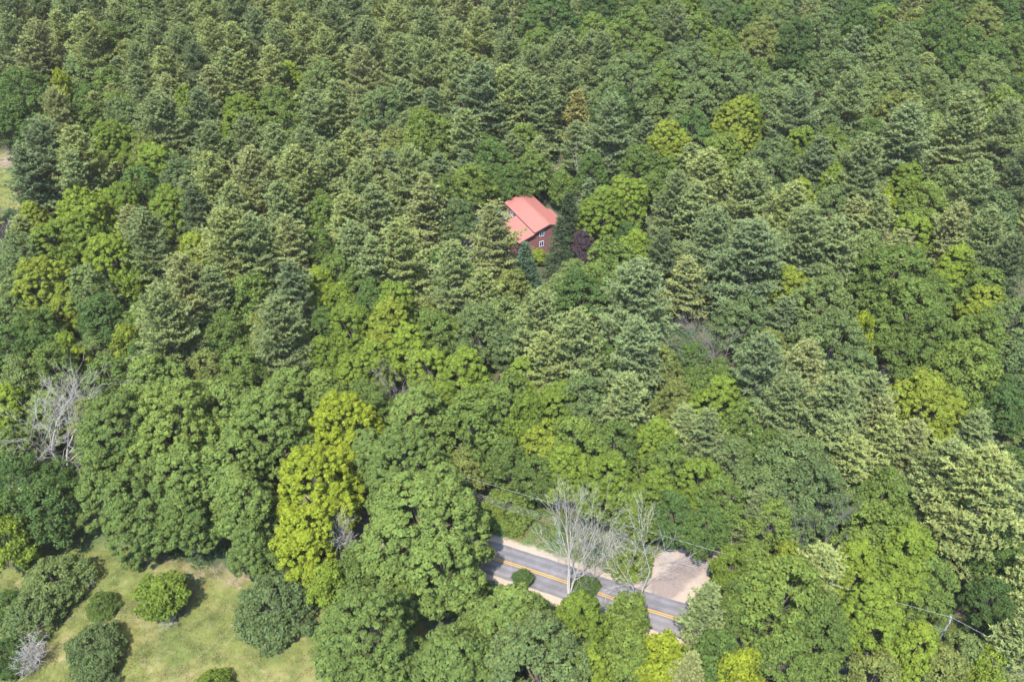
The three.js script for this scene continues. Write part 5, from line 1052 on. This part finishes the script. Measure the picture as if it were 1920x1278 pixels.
// ---------- house ----------
{
  const red = dataTexture(256, 256, (i, j) => { const board = Math.floor(j / 16), k = 0.9 + 0.2 * hash2(board, 5) + 0.12 * (noise(i * 0.02 + board * 9, board) - 0.5) + 0.06 * (hash2(i, j) - 0.5), lap = j % 16 < 2 ? 0.72 : 1; return [0.22 * k * lap, 0.085 * k * lap, 0.066 * k * lap]; });
  const siding = new THREE.MeshStandardMaterial({ map: red, roughness: 0.85 });
  const roofMap = dataTexture(256, 256, (i, j) => { const k = 0.95 + 0.1 * noise(i * 0.03, j * 0.05) + 0.05 * (hash2(i, j) - 0.5); return [0.31 * k, 0.112 * k, 0.082 * k]; });
  const metal = new THREE.MeshStandardMaterial({ map: roofMap, roughness: 0.55 }), rib = new THREE.MeshStandardMaterial({ color: lin(0.31, 0.11, 0.08), roughness: 0.55 });
  const fascia = new THREE.MeshStandardMaterial({ color: lin(0.13, 0.05, 0.04), roughness: 0.8 }), white = new THREE.MeshStandardMaterial({ color: lin(0.72, 0.70, 0.66), roughness: 0.6 });
  const glass = new THREE.MeshPhysicalMaterial({ color: lin(0.03, 0.035, 0.045), roughness: 0.08 }), dark = new THREE.MeshStandardMaterial({ color: lin(0.08, 0.045, 0.035), roughness: 0.9 }), stone = new THREE.MeshStandardMaterial({ color: lin(0.3, 0.28, 0.26), roughness: 1 });
  const h = thing('house', 'two-storey red-brown clapboard house with a red metal roof, in the wood', 'house');
  const uvBox = (w, hh, d, x, y, z) => { const g = box(w, hh, d, x, y, z), p = g.attributes.position, n = g.attributes.normal, uv = g.attributes.uv; for (let i = 0; i < p.count; i++) uv.setXY(i, (Math.abs(n.getX(i)) > 0.5 ? p.getZ(i) : p.getX(i)) / 2.4, p.getY(i) / 2.4); return g; };
  const S = 0.32, PK = 8.0, LEN = 15.7;
  // gable-ended wall block: x0..x1 with the ridge at x = 0
  const gable = (x0, x1, z0, z1, y0, top) => {
    const s = new THREE.Shape(); s.moveTo(x0, y0); s.lineTo(x1, y0); s.lineTo(x1, top - S * Math.abs(x1)); if (x0 < 0 && x1 > 0) s.lineTo(0, top); s.lineTo(x0, top - S * Math.abs(x0)); s.closePath();
    const g = new THREE.ExtrudeGeometry(s, { depth: z1 - z0, bevelEnabled: false }).translate(0, 0, z0), p = g.attributes.position, n = g.attributes.normal, uv = g.attributes.uv;
    for (let i = 0; i < p.count; i++) uv.setXY(i, (Math.abs(n.getX(i)) > 0.5 ? p.getZ(i) : p.getX(i)) / 2.4, p.getY(i) / 2.4);
    return g;
  };
  part('wall', gable(-3.5, 3.4, -LEN + 0.45, -0.45, 0.3, PK - 0.16), siding, h);
  part('wall', gable(-5.9, -3.5, -9.1, -0.47, 0.3, PK - 0.56), siding, h);
  part('foundation', box(9.1, 1.2, 8.4, -1.3, -0.25, -4.7), stone, h);
  part('foundation', box(6.7, 1.2, 6.6, -0.05, -0.25, -11.9), stone, h);
  // roof planes
  const plane = (x0, x1, z0, z1, lift) => {   // sloping slab between two x, thickness 0.16
    const y0 = PK + lift - S * Math.abs(x0), y1 = PK + lift - S * Math.abs(x1), s = new THREE.Shape(); s.moveTo(x0, y0 - 0.16); s.lineTo(x1, y1 - 0.16); s.lineTo(x1, y1); s.lineTo(x0, y0); s.closePath();
    const g = new THREE.ExtrudeGeometry(s, { depth: z1 - z0, bevelEnabled: false }).translate(0, 0, z0), p = g.attributes.position, uv = g.attributes.uv;
    for (let i = 0; i < p.count; i++) uv.setXY(i, p.getZ(i) / 4, p.getX(i) / 4);
    return g;
  };
  const seams = (parent, x0, x1, z0, z1, lift) => { for (let z = z0 + 0.3; z < z1 - 0.1; z += 0.61) { const s = new THREE.Shape(), y0 = PK + lift - S * Math.abs(x0), y1 = PK + lift - S * Math.abs(x1); s.moveTo(x0, y0); s.lineTo(x1, y1); s.lineTo(x1, y1 + 0.03); s.lineTo(x0, y0 + 0.03); s.closePath(); part('roof_seam', new THREE.ExtrudeGeometry(s, { depth: 0.04, bevelEnabled: false }).translate(0, 0, z), rib, parent); } };
  for (const [x0, x1, z0, z1, lift] of [[-3.85, 0, -LEN, 0, 0], [0, 3.85, -LEN, 0, 0], [-7.9, -3.62, -9.4, 0, -0.34]]) { const r = part('roof', plane(x0, x1, z0, z1, lift), metal, h); seams(r, x0, x1, z0, z1, lift); }
  part('ridge_cap', box(0.34, 0.07, LEN - 0.1, 0, PK + 0.0, -LEN / 2), rib, h);
  part('fascia', box(0.05, 0.32, 9.3, -3.88, PK - S * 3.88 - 0.19, -4.7), fascia, h);
  for (const [x0, x1, lift] of [[-3.85, 0, 0], [0, 3.85, 0], [-7.9, -3.9, -0.34]]) for (const z of x0 < -7 ? [0.02] : [0.02, -LEN - 0.06]) { const y0 = PK + lift - S * Math.abs(x0), y1 = PK + lift - S * Math.abs(x1), s = new THREE.Shape(); s.moveTo(x0, y0 - 0.3); s.lineTo(x1, y1 - 0.3); s.lineTo(x1, y1 - 0.02); s.lineTo(x0, y0 - 0.02); s.closePath(); part('barge_board', new THREE.ExtrudeGeometry(s, { depth: 0.04, bevelEnabled: false }).translate(0, 0, z), fascia, h); }
  part('roof', plane(3.85, 4.9, -8.6, -0.0, -0.02), metal, h);
  // windows: frame, two panes, sill
  const win = (x, y, z, w, hh, turn = 0) => {
    const g = new THREE.Group(); g.name = 'window'; g.position.set(x, y, z); g.rotation.y = turn; h.add(g);
    part('frame', mergeGeometries([box(w + 0.2, 0.1, 0.07, 0, hh / 2 + 0.05, 0), box(w + 0.2, 0.1, 0.09, 0, -hh / 2 - 0.05, 0), box(0.1, hh, 0.07, -w / 2 - 0.05, 0, 0), box(0.1, hh, 0.07, w / 2 + 0.05, 0, 0), box(0.09, hh, 0.06, 0, 0, 0)]), white, g);
    for (const s of [-1, 1]) part('pane', box(w / 2 - 0.045, hh, 0.03, s * (w / 4 + 0.0225), 0, -0.005), glass, g);
  };
  win(-1.8, 5.75, -0.41, 0.95, 1.2); win(-1.8, 3.05, -0.41, 0.95, 1.2);
  win(-3.46 - 0.08, 5.4, -12.4, 1.1, 1.2, -Math.PI / 2); win(-3.46 - 0.08, 2.6, -12.4, 1.1, 1.2, -Math.PI / 2);
  // enclosed entry below the roof's low corner, with the dark open balcony above it
  part('porch', uvBox(1.9, 2.9, 7.8, -6.85, 1.75, -4.7), siding, h);
  part('porch_deck', box(2.1, 0.12, 8.0, -6.95, 3.27, -4.7), dark, h);
  for (const z of [-0.75, -4.6, -8.5]) part('post', box(0.14, 2.0, 0.14, -7.7, 4.3, z), dark, h);
  win(-7.0, 2.2, -0.77, 0.9, 1.1);
  const door = part('door', box(0.95, 2.05, 0.06, -4.75, 1.85, -0.42), white, h); part('door_glass', box(0.55, 0.9, 0.02, -4.75, 2.3, -0.375), glass, door);
  part('door_hood', box(1.6, 0.08, 1.1, -4.75, 3.02, 0.06), fascia, h);
  part('step', box(1.8, 0.55, 1.3, -4.75, 0.55, 0.25), dark, h);
  h.rotation.y = Math.asin(0.45);
  h.position.set(HOUSE_AT[0], terrain(...HOUSE_AT) - 0.1, HOUSE_AT[1]);
}

// ---------- utility line ----------
{
  const wood = new THREE.MeshStandardMaterial({ color: lin(0.30, 0.27, 0.24), roughness: 0.95 }), metal = new THREE.MeshStandardMaterial({ color: lin(0.5, 0.5, 0.5), roughness: 0.5, metalness: 0.3 }), cable = new THREE.MeshStandardMaterial({ color: lin(0.36, 0.36, 0.36), roughness: 0.6 });
  const P = [[-30, -108.8], [60.8, -73.2], [99, -44]], H = 10.2;
  const at = ['grey utility pole standing among the roadside maples', 'weathered grey utility pole at the lower right roadside', 'grey utility pole beyond the right photo edge'];
  P.forEach(([x, z], i) => {
    const o = thing('utility_pole', at[i], 'utility pole', 'utility poles'), dx = P[Math.min(2, i + 1)][0] - P[Math.max(0, i - 1)][0], dz = P[Math.min(2, i + 1)][1] - P[Math.max(0, i - 1)][1];
    part('pole', tube([[0, -0.6, 0, 0.19], [0, 4, 0, 0.17], [0, H, 0, 0.13]], 10), wood, o);
    part('crossarm', box(0.12, 0.14, 1.3, 0, H - 0.5, 0), wood, o);
    for (const s of [-1, 0, 1]) part('insulator', new THREE.CylinderGeometry(0.05, 0.07, 0.22, 8).translate(0, s ? H - 0.32 : H + 0.1, s * 0.55), metal, o);
    o.rotation.y = Math.atan2(-dz, dx); o.position.set(x, 0, z);
  });
  const wires = [[H + 0.15, 0, 0.7, 'topmost power line strung on the utility poles along the road'], ...[7.7, 7.35, 7.0, 6.6, 6.2].map((y, k) => [y, 0.16, 1.1 + k * 0.05, ['upper cable', 'second cable', 'third cable', 'fourth cable', 'lowest cable'][k] + ' of the bundle below the power line, along the road'])];
  for (const [y, off, sag, label] of wires) {
    const o = thing('overhead_wire', label, 'wire', 'overhead wires');
    for (let s = 0; s < 2; s++) {
      const pts = [], a = P[s], b = P[s + 1];
      for (let i = 0; i <= 24; i++) { const t = i / 24; pts.push([a[0] + (b[0] - a[0]) * t + off * 0.4, y - sag * 4 * t * (1 - t) * (s ? 0.6 : 1), a[1] + (b[1] - a[1]) * t + off, y > 9 ? 0.016 : 0.009]); }
      part('span', tube(pts, 5), cable, o);
    }
  }
}

// ---------- car at the photo's right edge ----------
{
  const c = thing('parked_car', 'dark parked car on sandy ground at the right photo edge', 'car'), paint = new THREE.MeshPhysicalMaterial({ color: lin(0.06, 0.065, 0.1), roughness: 0.4, clearcoat: 0.8 }), glass = new THREE.MeshPhysicalMaterial({ color: lin(0.03, 0.035, 0.04), roughness: 0.05 }), rubber = new THREE.MeshStandardMaterial({ color: lin(0.02, 0.02, 0.02), roughness: 0.9 }), rimM = new THREE.MeshStandardMaterial({ color: lin(0.4, 0.4, 0.42), metalness: 0.6, roughness: 0.4 });
  const s = new THREE.Shape(); [[-2.2, 0.35], [2.15, 0.35], [2.2, 0.75], [1.9, 0.9], [1.0, 0.98], [-1.2, 1.02], [-2.1, 0.95], [-2.25, 0.7]].forEach(([x, y], i) => (i ? s.lineTo(x, y) : s.moveTo(x, y))); s.closePath();
  part('body', new THREE.ExtrudeGeometry(s, { depth: 1.6, bevelSize: 0.08, bevelThickness: 0.08, bevelSegments: 2 }).translate(0, 0, -0.8), paint, c);
  const k = new THREE.Shape(); [[-1.75, 1.02], [0.75, 1.02], [0.1, 1.46], [-1.3, 1.48]].forEach(([x, y], i) => (i ? k.lineTo(x, y) : k.moveTo(x, y))); k.closePath();
  part('cabin_glass', new THREE.ExtrudeGeometry(k, { depth: 1.36, bevelSize: 0.03, bevelThickness: 0.03, bevelSegments: 1 }).translate(0, 0, -0.68), glass, c);
  part('roof', box(1.5, 0.05, 1.3, -0.6, 1.53, 0), paint, c);
  for (const x of [-1.4, 1.4]) for (const z of [-0.82, 0.82]) { const w = part('wheel', new THREE.CylinderGeometry(0.33, 0.33, 0.2, 18).rotateX(Math.PI / 2).translate(x, 0.33, z), rubber, c); part('rim', new THREE.CylinderGeometry(0.2, 0.2, 0.21, 12).rotateX(Math.PI / 2).translate(x, 0.33, z * 1.005), rimM, w); }
  for (const z of [-0.6, 0.6]) part('headlight', box(0.06, 0.14, 0.3, 2.24, 0.68, z), rimM, c);
  c.position.set(92.6, 0, -110.6); c.rotation.y = 0.5;
}

// ---------- ground cover ----------
{
  const free = (x, z, m = 0) => toLine(x, z, ROAD, false) > 5.2 + m && toLine(x, z, DRIVE_PATH, false) > 4 + m && Math.hypot(x - 2, z + 186) > 16 && Math.hypot(x - 95, z + 111) > 9;
  const clump = (seed, n, R, leaf) => { const L = new Leaves(seed), r = L.r; for (let i = 0; i < n; i++) { const a = r() * 6.283, q = Math.sqrt(r()) * R, y = (1 - (q / R) ** 2) * R * 0.75 * (0.4 + 0.6 * r()); L.tri(Math.cos(a) * q, y + 0.05, Math.sin(a) * q, Math.cos(a) * 0.5 + (r() - 0.5), 0.9, Math.sin(a) * 0.5 + (r() - 0.5), leaf * (0.7 + r() * 0.7), leaf * 0.8, leafTint(r, 0.4, 1)); } return L.build(); };
  const scatter = (name, geometry, material, places, tint) => {
    const m = new THREE.InstancedMesh(geometry, material, places.length), M = new THREE.Matrix4(), q = new THREE.Quaternion(), up = new THREE.Vector3(0, 1, 0), r = random(places.length);
    places.forEach(([x, z, s, sy = 1], i) => { m.setMatrixAt(i, M.compose(new THREE.Vector3(x, terrain(x, z) - 0.03, z), q.setFromAxisAngle(up, r() * 6.283), new THREE.Vector3(s, s * sy, s))); m.setColorAt(i, tint(r, x, z)); });
    m.name = name; m.userData.kind = 'stuff'; m.castShadow = m.receiveShadow = true; scene.add(m); return m;
  };
  const r = random(321), under = [], grass = [], verge = [];
  while (under.length < 7000) { const z = -60 - r() * 290, x = (r() - 0.5) * (150 + -z * 1.0); if (free(x, z, 0.5) && !inside(x, z, CLEARING) && signed(x, z, MEADOW) > 0.3) under.push([x, z, 0.7 + r() * 1.3]); }
  const shade = (a, b) => (q) => { const k = q(); return new THREE.Color().setRGB(...a.map((v, i) => (v + (b[i] - v) * k) * (0.8 + 0.4 * q()))); };
  const tinted = () => new THREE.MeshPhysicalMaterial({ color: 0xffffff, vertexColors: true, roughness: 1, specularIntensity: 0.3, transmission: 0.3, thickness: 0, side: THREE.DoubleSide });
  scatter('undergrowth', clump(201, 110, 1.1, 0.3), tinted(), under, shade([0.045, 0.085, 0.022], [0.09, 0.13, 0.03])).userData.label = 'low leafy undergrowth on the forest floor';
  const tuft = (seed, n, R, hgt) => { const L = new Leaves(seed), q = L.r; for (let i = 0; i < n; i++) { const a = q() * 6.283, d = Math.sqrt(q()) * R; L.blade(Math.cos(a) * d, 0, Math.sin(a) * d, (q() - 0.5) * 0.9, 1, (q() - 0.5) * 0.9, hgt * (0.5 + q() * 0.7), 0.07, leafTint(q, 0.4, 1)); } return L.build(); };
  while (grass.length < 15000) { const x = -95 + r() * 95, z = -40 - r() * 66; if (signed(x, z, MEADOW) < 0.4 && fbm(x * 0.35 + 9, z * 0.35 + 70) + (r() - 0.5) * 0.5 > 0.42) grass.push([x, z, 0.6 + r() * 0.9, 0.35 + r() * 0.7]); }
  for (let i = 0; i < 2500; i++) { const z = -190 - r() * 45, x = -150 + r() * 35; if (inside(x, z, CLEARING)) grass.push([x, z, 0.8 + r(), 0.7]); }
  scatter('meadow_grass', tuft(202, 26, 0.5, 0.22), tinted(), grass, shade([0.12, 0.145, 0.03], [0.23, 0.20, 0.06])).userData.label = 'mown yellowish meadow grass';
  while (verge.length < 3400) { const z = -60 - r() * 75, x = -40 + r() * 120, d = toLine(x, z, ROAD, false); if (d > 4.4 + 1.0 * r() && d < 12.5 && toLine(x, z, DRIVE_PATH, false) > 5 + 3 * r() && signed(x, z, MEADOW) > 1) verge.push([x, z, 0.5 + r() * 0.9]); }
  scatter('roadside_weeds', clump(203, 60, 0.7, 0.2), tinted(), verge, shade([0.09, 0.15, 0.03], [0.2, 0.21, 0.045])).userData.label = 'rank green weeds along the road verge';
}
renderer.render(scene, camera);
